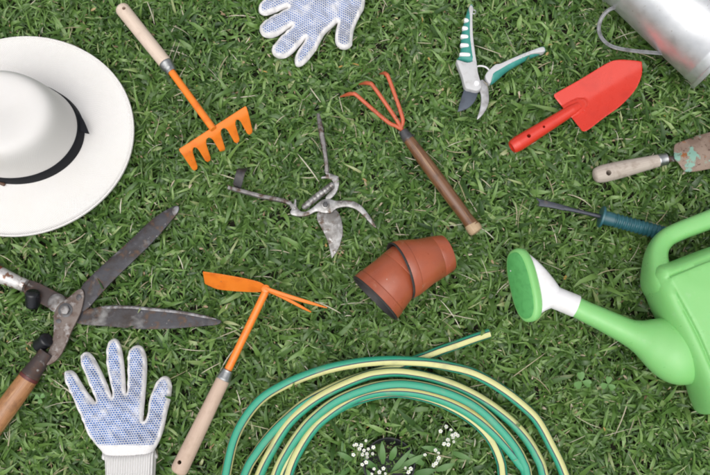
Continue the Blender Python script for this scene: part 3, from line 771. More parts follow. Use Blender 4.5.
mm = Mesh(); mm.add(*tube_px([(228.2, 187.3, .016, 2.0, .0035), (240, 190.5, .017, 2.3, .0045), (262, 196.3, .0165, 2.5, .005), (282, 200.3, .016, 2.4, .0048), (291, 203.5, .015, 2.4, .004)], 5, 12, 3)); mm.build('handle', MAT['old_steel'], s2)
mm = Mesh(); mm.add(*tube_px([(318.2, 113.8, .018, 1.7, .003), (320.3, 126, .019, 2.7, .0045), (323, 142, .0185, 2.7, .005), (326, 160, .017, 2.2, .0045), (327, 172, .015, 2.4, .004)], 5, 12, 3)); mm.build('handle', MAT['old_steel'], s2)
v, f, _ = sheet(zz2([(309, 205), (318, 208), (325, 216), (342, 222), (352, 228), (354, 245), (350, 265), (338, 284), (322, 296), (312, 290), (322, 276), (333, 262), (336, 246), (330, 236), (316, 232), (301, 232), (303, 226), (316, 223), (311, 214)]), .0135, .005, .8)
make('handle_hook', v, f, MAT['bright_steel'], s2)
mm = Mesh(); a, b_ = W(302.5, 208, .018), W(333.5, 183.5, .018); pr = [(0, .002)]
for i in range(9):
    t0 = .04 + i * .105; r = .0066 - .0024 * abs(t0 - .5)
    pr += [(t0, r * .95), (t0 + .02, r * 1.03), (t0 + .08, r * 1.03), (t0 + .10, r * .95)]
pr += [(1, .003)]
mm.add(*lathe(a, b_, pr, 18)); mm.build('spring', MAT['bright_steel'], s2)
mm = Mesh(); mm.add(*disc(W(325.2, 204.6, .017), .0078, .0028, 22)); bp = mm.build('pivot_washer', MAT['bright_steel'], s2)
mm = Mesh(); mm.add(*disc(W(325.4, 204.3, .0195), .0052, .0035, 6)); mm.build('pivot_nut', MAT['dark_steel'], bp)
# closing strap: a band standing as a loop
lo_ = [(243.5, 168.5, .003), (242.8, 169, .016), (241.2, 170.8, .025), (240, 174.5, .027), (238.6, 180, .024), (237.3, 185, .018), (236.5, 188, .010), (237, 187, .004)]
q = cr_curve([list(W(x, y, z)) for x, y, z in lo_], 4)
mm = Mesh(); mm.add(*sweep(q, [(.0082, .0009)] * len(q), 12, p=5)); mm.build('strap', MAT['leather'], s2)

# ---- hedge shears ---------------------------------------------------------------
hs_ = thing('hedge_shears', W(70, 315, 0), 'large old hedge shears lying open with rusty blades and wooden handles', 'shears')
zz3 = lambda L: Z(L, 1.979, 0, 190)
v, f, _ = sheet(zz3([(438, 259), (430, 266), (400, 269), (300, 275), (210, 269), (160, 265), (140, 255), (130, 236), (150, 226), (175, 234), (210, 228), (255, 228), (300, 232), (355, 238), (400, 246), (430, 255)]), .012, .003, .5, spacing=8)
b2 = make('blade', v, f, MAT['rusty_blade'], hs_)
v, f, _ = sheet(zz3([(205, 230), (255, 229), (300, 233), (355, 239), (400, 247), (430, 255.5), (400, 252), (355, 244), (300, 238.5), (255, 234), (210, 234)]), .0128, .0012, .2, spacing=0)
make('cutting_edge', v, f, MAT['edge_steel'], b2)
v, f, _ = sheet(zz3([(46, 178), (70, 181), (100, 195), (140, 216), (160, 228), (150, 252), (128, 246), (104, 237), (75, 222), (48, 206)]), .0122, .0042, .8)
make('tang_arm', v, f, MAT['rusty_arm'], hs_)
v, f, _ = sheet([(179, 206.6), (178, 212), (169, 223), (152.7, 241.7), (134, 260), (113.3, 280), (99.4, 295), (89, 307), (82, 311), (78, 304), (80, 293), (83, 284), (101.7, 265.5), (129.5, 240.5), (152.7, 218.5), (170, 207.5), (176, 205.4)], lambda x, y: .017, .003, .5, spacing=8)
b1 = make('blade', v, f, MAT['rusty_blade'], hs_)
v, f, _ = sheet([(178.7, 206.8), (177.8, 211.6), (175, 215.2), (172.5, 213), (172.5, 209), (176, 206)], .0176, .0012, .3)
make('ground_tip', v, f, MAT['edge_steel'], b1)
v, f, _ = sheet(zz3([(155, 196), (164, 198), (166, 212), (160, 240), (150, 262), (141, 280), (132, 302), (120, 326), (104, 342), (88, 346), (84, 332), (95, 320), (104, 292), (106, 268), (106, 246), (115, 228), (135, 212)]), .0215, .0045, .8)
pl = make('pivot_plate', v, f, MAT['rusty_plate'], hs_)
for x, y, w_, h_ in ((156, 212, 5.5, 6.5), (116, 259, 5.5, 4.5)):  # dark patches laid on the plate stand in for its shaded holes
    v, f, _ = sheet(zz3([(x + w_ * math.cos(t), y + h_ * math.sin(t)) for t in np.linspace(0, 2 * math.pi, 13)[:-1]]), .0222, .0012, .25)
    make('hole_patch', v, f, MAT['dark_steel'], pl)
mm = Mesh(); mm.add(*disc(W(65.5, 310, .0213), .0125, .0016, 26)); wsh = mm.build('washer', MAT['dark_steel'], pl)
mm = Mesh(); mm.add(*disc(W(65.3, 309.8, .0228), .0088, .0055, 6, dome=.2)); mm.build('nut', MAT['old_steel'], pl)
mm = Mesh(); mm.add(*disc(W(58, 303, .012), .0165, .0075, 26)); mm.build('spacer', MAT['old_steel'], hs_)
ferrule(hs_, W(47, 352, .018), W(27.5, 379, .018), .0135, .0168, MAT['rusty_arm'])
mm = Mesh(); mm.add(*lathe(W(30, 375.5, .018), W(27.6, 378.9, .018), [(0, .0166), (.1, .0178), (.9, .0178), (1, .0168)], 26)); mm.build('red_ring', M('ring_red', [(.10, .02, .018)], .5), hs_)
a, b_ = W(28.3, 378, .018), W(-62, 502, .018); mm = Mesh(); mm.add(*lathe(a, b_, [(0, .0172), (.1, .0180), (.4, .0188), (.8, .0192), (.97, .0185), (1, .012)], 30)); mm.build('handle', MAT['honey_wood'], hs_)
ferrule(hs_, W(25.5, 285.5, .016), W(-2, 274, .017), .0118, .0142, MAT['chipped_ferrule'])
a, b_ = W(0, 275, .017), W(-140, 215, .018); mm = Mesh(); mm.add(*lathe(a, b_, [(0, .0150), (.1, .0165), (.4, .0185), (.8, .0190), (.97, .0185), (1, .012)], 30)); mm.build('handle', M('red_wood', [(.22, .05, .03)], .5), hs_)
for x, y, dx, dy in ((32.6, 303.5, 0, -10), (40, 345, 6.5, -5.5)):
    a, b_ = W(x, y, .013), W(x + dx, y + dy, .026); L = (b_ - a).length; q = (b_ - a).normalized()
    mm = Mesh(); mm.add(*lathe(a - q * .006, b_ + q * .004, rounded(0, 1, .0128, .0128, L + .01, .0045), 24)); mm.build('rubber_stop', MAT['black_rubber'], hs_)

# ---- galvanised jug --------------------------------------------------------------
ju = thing('metal_jug', W(690, 20, 0), 'shiny galvanised metal jug on its side with a strap handle, cut off by the corner', 'jug')
ua = Vector((.80, -.60, 0)).normalized()
rj = .076
c1 = W(640, -26, rj)
# axis chosen so the lower edge of the body runs from (627,10) to (701,78)
A0 = W(641, -22, rj); A1 = W(728, 54, rj); ax = (A1 - A0).normalized()
JL = (A1 - A0).length
mm = Mesh()
pr = [(-.13, .066), (-.128, .0715), (-.12, .0725), (-.105, .0725), (-.10, .0700), (-.04, .0700), (0, .0700), (.012, .0712), (.03, .0705), (.3, .0730), (.6, .0752), (.86, .0770), (.87, .0782), (.89, .0782), (.90, .0772), (.955, .0778), (.963, .0815), (.985, .0825), (1.0, .0815), (1.0, .0785), (.985, .0772), (.96, .0768), (.6, .0742), (.3, .0720), (.02, .0690), (.015, .02), (.015, .002)]
mm.add(*lathe(A0, A1, pr, 72)); mm.build('body', MAT['galvanised'], ju, sharp=50)
q = cr_curve([list(W(x, y, z)) for x, y, z in ((627, 10, .062), (618, 7.2, .060), (608, 10.5, .055), (600.5, 20, .049), (598.8, 31, .045), (604, 41, .043), (615, 47.5, .042), (635, 51, .046), (660, 53.2, .052), (676, 54.2, .056), (682, 56, .058))], 6)
for dz in (0,):
    mm = Mesh(); mm.add(*sweep(q, [(.0030, .0010)] * len(q), 14, p=3))
    for s_ in (-1, 1):
        qq = []
        for i, w in enumerate(q):
            t_ = Vector(q[min(i + 1, len(q) - 1)]) - Vector(q[max(i - 1, 0)]); sd_ = t_.cross(Vector((0, 0, 1))).normalized()
            qq.append(Vector(w) + sd_ * s_ * .0026 + Vector((0, 0, .0010)))
        mm.add(*sweep(qq, [(.0011, .0011)] * len(qq), 10))
    mm.build('strap_handle', MAT['strap_metal'], ju)

# ---- terracotta-coloured plastic pots -----------------------------------------------
G_P = 'nested terracotta plastic pots'
def pot(label, rim, base, r0, r1):
    L = (base - rim).length; t = thing('plant_pot', Vector((rim.x, rim.y, 0)).lerp(Vector((base.x, base.y, 0)), .5), label, 'plant pot', G_P)
    pr = [(.010, r0 * 1.0), (.02, r0 * 1.012), (.175, r0 * .985), (.185, r0 * .962), (.20, r0 * .957), (.21, r0 * .962), (.5, lerp(r0, r1, .5) * .985), (.74, lerp(r0, r1, .74)), (.75, lerp(r0, r1, .75) * .985), (.76, lerp(r0, r1, .76)), (.965, r1 * 1.005), (.99, r1 * .98), (1.0, r1 * .93), (.985, r1 * .86), (.985, r1 * .3), (.985, .001)]
    mm = Mesh(); mm.add(*lathe(rim, base, pr[::1], 56)); mm.f.pop(-2); mm.u.pop(-2)
    b_ = mm.build('pot_wall', MAT['terracotta'], t, sharp=40)
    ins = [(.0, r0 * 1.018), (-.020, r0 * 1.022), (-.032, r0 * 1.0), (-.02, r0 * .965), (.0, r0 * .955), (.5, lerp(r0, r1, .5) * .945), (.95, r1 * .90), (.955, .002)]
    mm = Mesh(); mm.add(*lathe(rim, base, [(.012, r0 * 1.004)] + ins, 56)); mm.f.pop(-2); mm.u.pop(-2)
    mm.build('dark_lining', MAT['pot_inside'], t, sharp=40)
    return t
pot('terracotta plastic pot at the back with the other pot pushed into its mouth', W(401, 270.5, .052), W(447.5, 252.5, .035), .0515, .0335)
pot('terracotta plastic pot in front, its base tucked inside the other pot', W(375.5, 297.5, .050), W(410, 262.5, .050), .0515, .0420)

# ---- green watering can ----------------------------------------------------------------
wc = thing('watering_can', W(700, 330, 0), 'bright green plastic watering can on its side with a white sprinkler rose', 'watering can')
ZM = .064
body_o = [(651, 266), (645.5, 274), (646, 284), (653, 304), (668, 335), (682, 365), (690, 384), (696, 402), (701, 412), (708, 414), (725, 407), (775, 388), (825, 369), (843, 358), (842, 345), (828, 310), (806, 256), (796, 232), (788, 222), (776, 222), (740, 236), (700, 250), (668, 262)]
panel_t = [(671, 282), (669.6, 279), (672, 276.2), (690, 268.7), (712, 260), (770, 240), (779, 240), (785, 247), (800, 290), (822, 345), (815, 356), (770, 374), (732, 388), (722, 382), (714, 368), (700, 336), (686, 309)]
ZT = .122
pan = [PROJ((*W(x, y, ZT).xy, ZM)) for x, y in panel_t]
pan_l = [tuple(p) for p in cr_curve([p for p in pan], 16, True)]
pan_in = _dist
def offs(loop, d):
    A = np.array(loop); T = np.roll(A, -1, 0) - np.roll(A, 1, 0); T /= np.linalg.norm(T, axis=1)[:, None]
    return [tuple(p) for p in A + np.stack([-T[:, 1], T[:, 0]], 1) * d]
ex = sum([offs(pan_l, k) for k in (-1.8, -1.2, -.6, 0, .6, 1.3)], [])
def panel_mod(x, y, w):
    d = _dist([(x, y)], pan_l)[0]; ins = _inside([(x, y)], pan_l)[0]
    s = d if ins else -d
    return .0038 / (1 + math.exp(-s * 3.2)) - .0030 * math.exp(-((s + .8) / .8) ** 2)
def wprof(h, rad): return lambda d: h * (max(0, 1 - (1 - min(d / rad, 1)) ** 2.3)) ** (1 / 2.0) if d < rad else h + .003 * min(1, (d - rad) / 30)
v, f, _ = inflate(body_o, ZM, wprof(.055, 13), wprof(.058, 15), 5, 6, (.4, 1.4, 3.2, 6, 10), extra=ex, zmod=panel_mod)
make('body', v, f, MAT['green_plastic'], wc, sharp=None)
hp = [(672, 302, ZM, 9, .044), (659, 285, ZM, 13, .047), (655.5, 268, ZM, 11, .036), (656.8, 252, ZM, 9.4, .025), (664, 240, ZM, 9, .0205), (677, 232.2, ZM, 9, .020), (700, 223.2, ZM, 9.2, .020), (728, 212.5, ZM, 9.5, .020), (752, 204.5, ZM, 9.5, .020), (772, 205, ZM, 10, .020), (786, 216, ZM, 10, .020), (794, 232, ZM, 11, .02), (800, 250, ZM, 11, .02)]
mm = Mesh(); mm.add(*tube_px(hp, 7, 24, 2.8)); mm.build('handle', MAT['green_plastic'], wc, sharp=None)
sp = [(571.5, 304.2, .060, 9.6, .0172), (584, 310.8, .060, 9.9, .0178), (598, 317.2, .060, 10.4, .019), (612, 324, .060, 11.2, .021), (627, 331.2, .060, 12.4, .0235), (637, 335.2, .061, 15, .0265), (646, 338.4, .062, 19.5, .030), (656, 342, .063, 25, .035), (668, 346.3, .063, 30, .041), (681, 350.8, .063, 32, .043), (694, 355, .063, 29, .038), (703, 358, .063, 24, .03)]
mm = Mesh(); mm.add(*tube_px(sp, 7, 32, 2.2)); mm.build('spout', MAT['green_plastic'], wc, sharp=None)
# rose: white collar and funnel, green face plate
ro = thing('rose', W(545, 295, 0) - wc.location, '', ''); del ro['label']; del ro['category']; ro.parent = wc
ro.location = Vector(W(545, 295, .06)) - wc.location
cA_, cB_ = W(576.5, 306.2, .060), W(553.5, 296.8, .060); axr = (cB_ - cA_).normalized()
mm = Mesh(); mm.add(*lathe(cA_, cB_, [(0, .0150), (0, .0190), (.05, .0194), (.6, .0192), (1, .0194), (1.06, .019)], 32)); mm.build('collar', MAT['white_plastic'], ro, sharp=40)
Pc = W(526.5, 284.5, .052)                          # plate centre (rear face)
lx = (W(535, 318, .05) - W(520, 252, .05)).normalized()       # long axis
fwd = (W(519, 287, .05) - W(540, 281, .05)).normalized(); fwd = (fwd - lx * fwd.dot(lx)).normalized()
al = R(34); nrm = (fwd * math.cos(al) + Vector((0, 0, 1)) * math.sin(al)).normalized()
sx_ = nrm.cross(lx).normalized()
if sx_.z < 0: sx_ = -sx_
LA, SA = .0635, .029
def oval(c, la, sa, n=40, p=2.6, lx=lx, sx=sx_):
    o_ = []
    for k in range(n):
        t = 2 * math.pi * k / n; ca, sa_ = math.cos(t), math.sin(t)
        o_.append(c + lx * la * math.copysign(abs(ca) ** (2 / p), ca) + sx * sa * math.copysign(abs(sa_) ** (2 / p), sa_))
    return o_
def loft(rings, cap0=True, cap1=True):
    n = len(rings[0]); v = [p for r in rings for p in r]; f = []
    for i in range(len(rings) - 1):
        for k in range(n): f.append((i * n + k, i * n + (k + 1) % n, (i + 1) * n + (k + 1) % n, (i + 1) * n + k))
    if cap0: f.append(tuple(range(n)))
    if cap1: f.append(tuple((len(rings) - 1) * n + k for k in range(n)))
    return v, f
pr_ = [oval(Pc + nrm * h, LA * k, LA * k - (LA - SA)) for h, k in ((-.001, .95), (0, 1.0), (.004, 1.012), (.009, 1.012), (.0125, .985), (.0140, .955), (.0150, .90))]
v, f = loft(pr_); pf = make('plate_rim', v, f, MAT['green_plastic'], ro, sharp=30)
pr_ = [oval(Pc + nrm * h, LA * k, LA * k - (LA - SA)) for h, k in ((.0140, .915), (.0162, .905), (.0178, .80), (.0186, .55))]
v, f = loft(pr_); fpo = make('perforated_face', v, f, MAT['deep_green_plastic'], ro, sharp=30)
mm = Mesh(); mm.add(*disc(Pc + nrm * .0168 - lx * LA * .45 - sx_ * .012, .0016, .0012, 10, nrm)); mm.build('moulding_nub', MAT['white_plastic'], fpo)
# funnel from collar oval to plate oval
sy_ = axr.cross(Vector((0, 0, 1))).normalized(); sz_ = sy_.cross(axr).normalized()
if sy_.dot(lx) < 0: sy_ = -sy_
if sz_.z < 0: sz_ = -sz_
rs = []
for i in range(9):
    t = i / 8; te = t
    c_ = (cB_ - axr * .004).lerp(Pc - nrm * .001, te)
    a_ = sy_.lerp(lx, te).normalized(); b2_ = sz_.lerp(sx_, te).normalized()
    rs.append(oval(c_, lerp(.0188, LA * .955, te), lerp(.0188, SA * .95, te), 40, lerp(2.0, 2.6, te), a_, b2_))
v, f = loft(rs); make('funnel', v, f, MAT['white_plastic'], ro, sharp=40)

# ---- garden hose ---------------------------------------------------------------------------
hz = thing('garden_hose', W(395, 420, 0), 'coiled green garden hose with pale yellow stripes', 'garden hose')
HR = .0083
def arc(L_, R_, zb=.010, low=690):
    """the unseen lower part of a coil, from the left side round to the right"""
    l, lp, r, rn = L_[-1], L_[-2], R_[0], R_[1]; cx = (l[0] + r[0]) / 2
    l2 = (l[0] + (l[0] - lp[0]) * .8, l[1] + 38, zb); r2 = (r[0] + (r[0] - rn[0]) * .8, r[1] + 38, zb)
    return [l2, (l2[0] + (cx - l[0]) * .10, 575, zb), (l2[0] + (cx - l[0]) * .52, 650, zb), (cx, low, zb), (r2[0] - (r[0] - cx) * .50, 650, zb), (r2[0] - (r[0] - cx) * .08, 575, zb), r2]
S2 = [(489.5, 333, .012), (474, 338.2, .012), (457, 344.5, .011), (440, 350.5, .010), (421, 358, .009), (395, 366.5, .009), (368, 374.5, .009), (345, 382.5, .009), (325, 391.5, .009), (305, 403, .009), (288, 417, .009), (272, 433, .009), (258, 451, .009), (246, 472, .009)]
S1 = [(563.5, 472, .012), (551, 445, .014), (537.5, 420.5, .016), (523, 405.5, .018), (506, 392, .020), (489, 381, .022), (470.6, 372, .024), (450, 366.5, .025), (429, 362.7, .026), (410, 361, .026), (390, 360.4, .026), (373, 361.2, .026), (356, 363, .025), (330, 368, .022), (304, 376.2, .018), (282, 385.7, .014), (262, 398, .011), (246, 416.5, .010), (234, 440, .010), (226.5, 472, .010)]
S3 = [(543, 472, .011), (537, 456, .012), (528, 440.5, .013), (516, 426, .013), (502, 413.6, .014), (487, 402.5, .014), (470.6, 392.8, .015), (453, 384.6, .016), (434, 378.2, .016), (416, 374, .017), (397.6, 372, .017), (381, 373, .017), (366, 376, .016), (344, 384.6, .015), (322, 395.6, .014), (304, 408.5, .012), (288, 424, .011), (274, 446, .010), (260, 474, .010)]
S4 = [(527, 473, .012), (523, 461, .014), (517, 449.5, .017), (507.5, 436.5, .020), (496.6, 424.5, .022), (484, 412.5, .024), (470.6, 403.2, .025), (455, 395.6, .026), (439, 390.2, .026), (421, 386, .026), (403, 384, .026), (387, 384.6, .025), (371.5, 387.4, .024), (353, 393.2, .022), (335, 401.6, .020), (319, 413, .017), (304, 427.5, .014), (288, 450, .011), (276, 474, .010)]
S5 = [(526, 474, .010), (519.5, 463, .011), (508, 448.5, .013), (495, 434, .016), (481, 421.5, .017), (467, 411.5, .017), (452, 403.5, .017), (436, 397.5, .016), (418, 393, .015), (400, 391, .014), (381, 391.5, .014), (362, 395.8, .014), (345.5, 403.5, .014), (329, 414.5, .013), (314, 428, .012), (299, 450, .011), (288.5, 474, .010)]
S6 = [(502.5, 474, .008), (500, 459, .008), (492, 441, .008), (480, 426.5, .008), (466, 415.5, .008), (450, 406.5, .008), (433, 399.5, .007), (413, 394.5, .006), (395, 392.8, .006), (377, 394.5, .006), (360, 399, .006), (343, 406, .006), (326, 417, .006), (309, 431, .006), (293, 452, .006), (281, 474, .006)]
path = S2 + arc(S2, S1) + S1 + arc(S1, S3, .011, 700) + S3 + arc(S3, S4, .011, 672) + S4 + arc(S4, S5, .010, 665) + S5 + arc(S5, S6, .009, 640) + S6 + [(277, 500, .007), (285, 550, .008), (310, 600, .009)]
q = cr_curve([list(W(x, y, z)) for x, y, z in path], 7)
keys = [(0, .34), (4, .30), (8, .10), (13, .0), (20, .20)]
def keyed(seq, *kv):
    k0 = path.index(seq[0])
    for j, ph_ in kv: keys.append((k0 + j, ph_))
keyed(S1, (0, .22), (5, .26), (9, .37), (13, .42), (16, .50), (19, .52)); keyed(S3, (0, .64), (4, .68), (9, .74), (14, .72), (18, .66))
keyed(S4, (0, .58), (5, .58), (10, .53), (14, .58), (18, .65)); keyed(S5, (0, .63), (4, .64), (10, .68), (14, .70), (16, .74)); keyed(S6, (0, .80), (8, .80), (15, .75))
kx, ky = zip(*keys)
v, f, u = sweep(q, [(HR, HR)] * len(q), 28, cap=False)
for fi in range(len(u)):
    i = fi // 28; p0_, p1_ = [float(np.interp(k / 7, kx, ky)) for k in (i, i + 1)]
    (a0, b0), (a1, b1), (a2, b2_), (a3, b3) = u[fi]
    u[fi] = [(a0, b0 - p0_), (a1, b1 - p0_), (a2, b2_ - p1_), (a3, b3 - p1_)]
mm = Mesh(); mm.add(v, f, u); mm.build('tube', MAT['hose'], hz, sharp=None)
# cut end: the ring of the tube wall and its bore
t_ = (Vector(q[0]) - Vector(q[2])).normalized()
mm = Mesh(); mm.add(*lathe(Vector(q[0]) - t_ * .001, Vector(q[0]) + t_ * .0006, [(0, HR * .98), (1, HR * .98), (1, .0058), (-8, .0056), (-8, .0005)], 28)); mm.build('cut_end', M('hose_cut', [(.10, .22, .14)], .5), hz)

# ---- sunk black pot, flowering plants, clover, weeds ---------------------------------------------
sp_ = thing('nursery_pot', W(390, 470, -.03), 'black plastic pot sunk in the grass inside the hose coil', 'plant pot')
c_ = W(389, 467, 0); rr_ = .043
mm = Mesh(); mm.add(*lathe((c_.x, c_.y, -.0305), (c_.x, c_.y + .006, .002), [(0, rr_ * .86), (.82, rr_ * .96), (.84, rr_ * 1.04), (.97, rr_ * 1.05), (1, rr_ * 1.03), (1, rr_ * .99), (.9, rr_ * .95), (.1, rr_ * .84), (.08, .002)], 48)); mm.build('pot_wall', MAT['black_plastic'], sp_, sharp=40)

def leaf_verts(base, d, length, width, lift, droop, rows=6, fold=.18, roll=0, shape=1.0):
    """one lanceolate leaf blade, V-folded"""
    base = Vector(base); d = Vector((d[0], d[1], 0)).normalized(); s = Vector((-d.y, d.x, 0)); v, f, u = [], [], []
    for i in range(rows):
        t = i / (rows - 1); x = length * t
        z = lift * math.sin(min(1, t * 1.1) * math.pi / 2) - droop * t * t
        w = width * (math.sin(math.pi * min(1, .12 + .88 * t) ** shape) ** .8 if t < 1 else 0) * .5 + .0003
        c = base + d * x * math.sqrt(max(.2, 1 - (lift / length) ** 2 * .5)) + Vector((0, 0, z))
        v += [c + s * w + Vector((0, 0, w * fold + w * roll)), c, c - s * w + Vector((0, 0, w * fold - w * roll))]
    for i in range(rows - 1):
        for k in range(2):
            a = i * 3 + k; f.append((a, a + 1, a + 4, a + 3))
            u.append([(i / rows * .06, k * .01), (i / rows * .06, (k + 1) * .01), ((i + 1) / rows * .06, (k + 1) * .01), ((i + 1) / rows * .06, k * .01)])
    return v, f, u

def flowers(label, spots, foot, leaves):
    t = thing('flowering_plant', W(foot[0], foot[1], -.02), label, 'flowering plant', 'white flowering plants by the sunk pot')
    stm = Mesh(); pet_objs = []
    for (x, y) in spots:
        z = random.uniform(.006, .022); top = W(x, y, z); b_ = W(foot[0] + random.uniform(-4, 4), foot[1] + random.uniform(-3, 3), -.02)
        mid = b_.lerp(top, .5) + Vector((0, 0, .008))
        q = cr_curve([list(b_), list(mid), list(top)], 5); stm.add(*sweep(q, [(.0006, .0006)] * len(q), 6))
        mm = Mesh(); n_ = Vector((random.uniform(-.5, .5), random.uniform(-.6, .3), 1)).normalized(); e1 = n_.orthogonal().normalized(); e2 = n_.cross(e1)
        a0 = random.random() * 6; rp = random.uniform(.0020, .0034)
        for k in range(5):
            a = a0 + k * 2 * math.pi / 5; dv = e1 * math.cos(a) + e2 * math.sin(a); sv = n_.cross(dv)
            p = [top + dv * .0004, top + dv * rp * .55 + sv * rp * .46, top + dv * rp * 1.05 + sv * rp * .40 + n_ * .0006, top + dv * rp * 1.15, top + dv * rp * 1.05 - sv * rp * .40 + n_ * .0006, top + dv * rp * .55 - sv * rp * .46]
            mm.add([x_ + n_ * .0004 for x_ in p] + [x_ - n_ * .0002 for x_ in p], [(0, 1, 2, 3, 4, 5), (11, 10, 9, 8, 7, 6)] + [(i, (i + 1) % 6, (i + 1) % 6 + 6, i + 6) for i in range(6)])
        fl = mm.build('flower', MAT['petal'], t)
        mm = Mesh(); mm.add(*disc(top + n_ * .0002, rp * .3, .001, 8, n_)); mm.build('flower_eye', MAT['flower_eye'], fl)
    stm.build('stem', MAT['stalk'], t)
    lm = Mesh()
    for (x, y, ang, L_, w_, lf) in leaves:
        lm.add(*leaf_verts(W(x, y, -.004), (math.cos(R(ang)), math.sin(R(ang))), L_, w_, lf, .004))
    lm.build('foliage', MAT['weed'], t)
flowers('little white flowers in a dense cluster on the near left of the sunk black pot', [(354, 445), (356.5, 444.3), (361, 445.2), (359.5, 448.5), (366, 440.5), (368.4, 448.8), (373.3, 447), (364, 450.3), (362.5, 454.3), (366.8, 453.8), (372.5, 453.6), (353.5, 454.4), (367, 457.2), (366.2, 462), (362.3, 464.2)], (360, 462),
        [(352, 460, 150, .03, .009, .012), (350, 468, 210, .032, .009, .014), (345, 458, 100, .03, .008, .01), (362, 468, -40, .03, .009, .012)])
flowers('small group of white flowers with long lance leaves rising in front of the black pot', [(383.5, 468.2), (379.5, 472), (385.5, 473.4), (372, 473.5), (374, 468.5), (405.2, 467.6), (408.4, 471.8), (411, 468.5)], (384, 474),
        [(383, 464, 93, .042, .0095, .02), (390.5, 460, 70, .030, .011, .02), (391, 473, 50, .056, .0085, .018), (398, 468, 28, .054, .0095, .016), (378, 470, 140, .035, .009, .018), (414, 474, 12, .04, .012, .014)])
flowers('upright loose sprig of white flowers on the hose side of the sunk pot', [(440.7, 431), (446, 426.5), (451, 429.5), (455.5, 434), (448, 439.5), (444, 443.5), (448.4, 444.4), (453.6, 441.5), (453, 437), (458, 435.5), (451.8, 434.6)], (446, 455),
        [(440, 450, 170, .035, .009, .012), (452, 452, -20, .035, .009, .012), (447, 446, 80, .03, .008, .01)])
flowers('sparse bent stalk with a few white blossoms, lowest among the flower clumps', [(425, 454.4), (435.5, 450), (438.5, 452.5), (438.8, 457.6), (437.5, 460.5), (436, 463), (433.5, 465)], (431, 470),
        [(424, 464, 150, .04, .011, .012), (436, 470, 20, .035, .010, .012)])

def clover(label, x, y, r, rot):
    t = thing('clover_plant', W(x, y, -.02), label, 'clover', 'clover sprigs in the lawn')
    top = W(x, y, .016); mm = Mesh(); q = cr_curve([list(W(x + 2, y + 3, -.02)), list(W(x + 1, y + 2, 0)), list(top)], 4)
    mm.add(*sweep(q, [(.0006, .0006)] * len(q), 6)); mm.build('stem', MAT['stalk'], t)
    for k in range(3):
        a = R(rot + k * 120); d = Vector((math.cos(a), math.sin(a), 0)); s = Vector((-d.y, d.x, 0)); mm = Mesh()
        pts = [(.02, 0), (.35, .30), (.75, .47), (1.0, .36), (1.08, .16), (.98, 0), (1.08, -.16), (1.0, -.36), (.75, -.47), (.35, -.30)]
        v = [top + d * p * r + s * q_ * r + Vector((0, 0, .05 * r * p + .22 * r * abs(q_))) for p, q_ in pts] + [top + d * .55 * r + Vector((0, 0, .0005))]
        mm.add(v, [(10, i, (i + 1) % 10) for i in range(10)]); mm.build('leaflet', MAT['clover'], t)
clover('larger three-leaved clover sprig in the open grass right of the hose', 582, 381, .0150, 100)
clover('smaller clover sprig just below the watering can spout', 608, 384, .0125, 80)
clover('clover sprig below the shears bolt, half hidden by grass', 40, 398, .009, 40)

# ---- ground ----------------------------------------------------------------------------
me = bpy.data.meshes.new('ground')
gn = 90; gs = np.concatenate([np.linspace(-60, -2.4, 8), np.linspace(-2, 2, gn), np.linspace(2.4, 60, 8)]); vv, ff = [], []
K = len(gs)
for j, y in enumerate(gs):
    for x in gs:
        z = -.032 + (.004 * math.sin(x * 23 + y * 7) * math.sin(y * 19 - x * 5) if abs(x) < 1.9 and abs(y) < 1.9 else 0) - .002
        vv.append((x, y, z))
for j in range(K - 1):
    for i in range(K - 1): ff.append((j * K + i, j * K + i + 1, (j + 1) * K + i + 1, (j + 1) * K + i))
gr = make('ground', vv, ff, MAT['soil'], None, sharp=None)
gr['kind'] = 'structure'; gr['label'] = 'dark soil under the lawn'

# ================================================================== GRASS
bpy.context.view_layer.update()
dg = bpy.context.evaluated_depsgraph_get()
bv_v, bv_f = [], []
for o in list(COL.objects):
    if o.type != 'MESH' or o is gr: continue
    root = o
    while root.parent: root = root.parent
    if root.name.startswith(('flowering', 'clover', 'nursery')): continue
    mw = o.matrix_world; k = len(bv_v)
    bv_v += [mw @ q.co for q in o.data.vertices]; bv_f += [tuple(k + i for i in p.vertices) for p in o.data.polygons]
bvh = BVHTree.FromPolygons(bv_v, bv_f)
UP, DOWN = Vector((0, 0, 1)), Vector((0, 0, -1))
cell = {}
def occupied(x, y):
    k = (int(math.floor(x / .004)), int(math.floor(y / .004)))
    if k not in cell:
        h = bvh.ray_cast(Vector(((k[0] + .5) * .004, (k[1] + .5) * .004, -.2)), UP)
        if h[0] is None: cell[k] = None
        else:
            t = bvh.ray_cast(Vector(((k[0] + .5) * .004, (k[1] + .5) * .004, 1)), DOWN)
            cell[k] = (h[0].z, t[0].z)
    return cell[k]

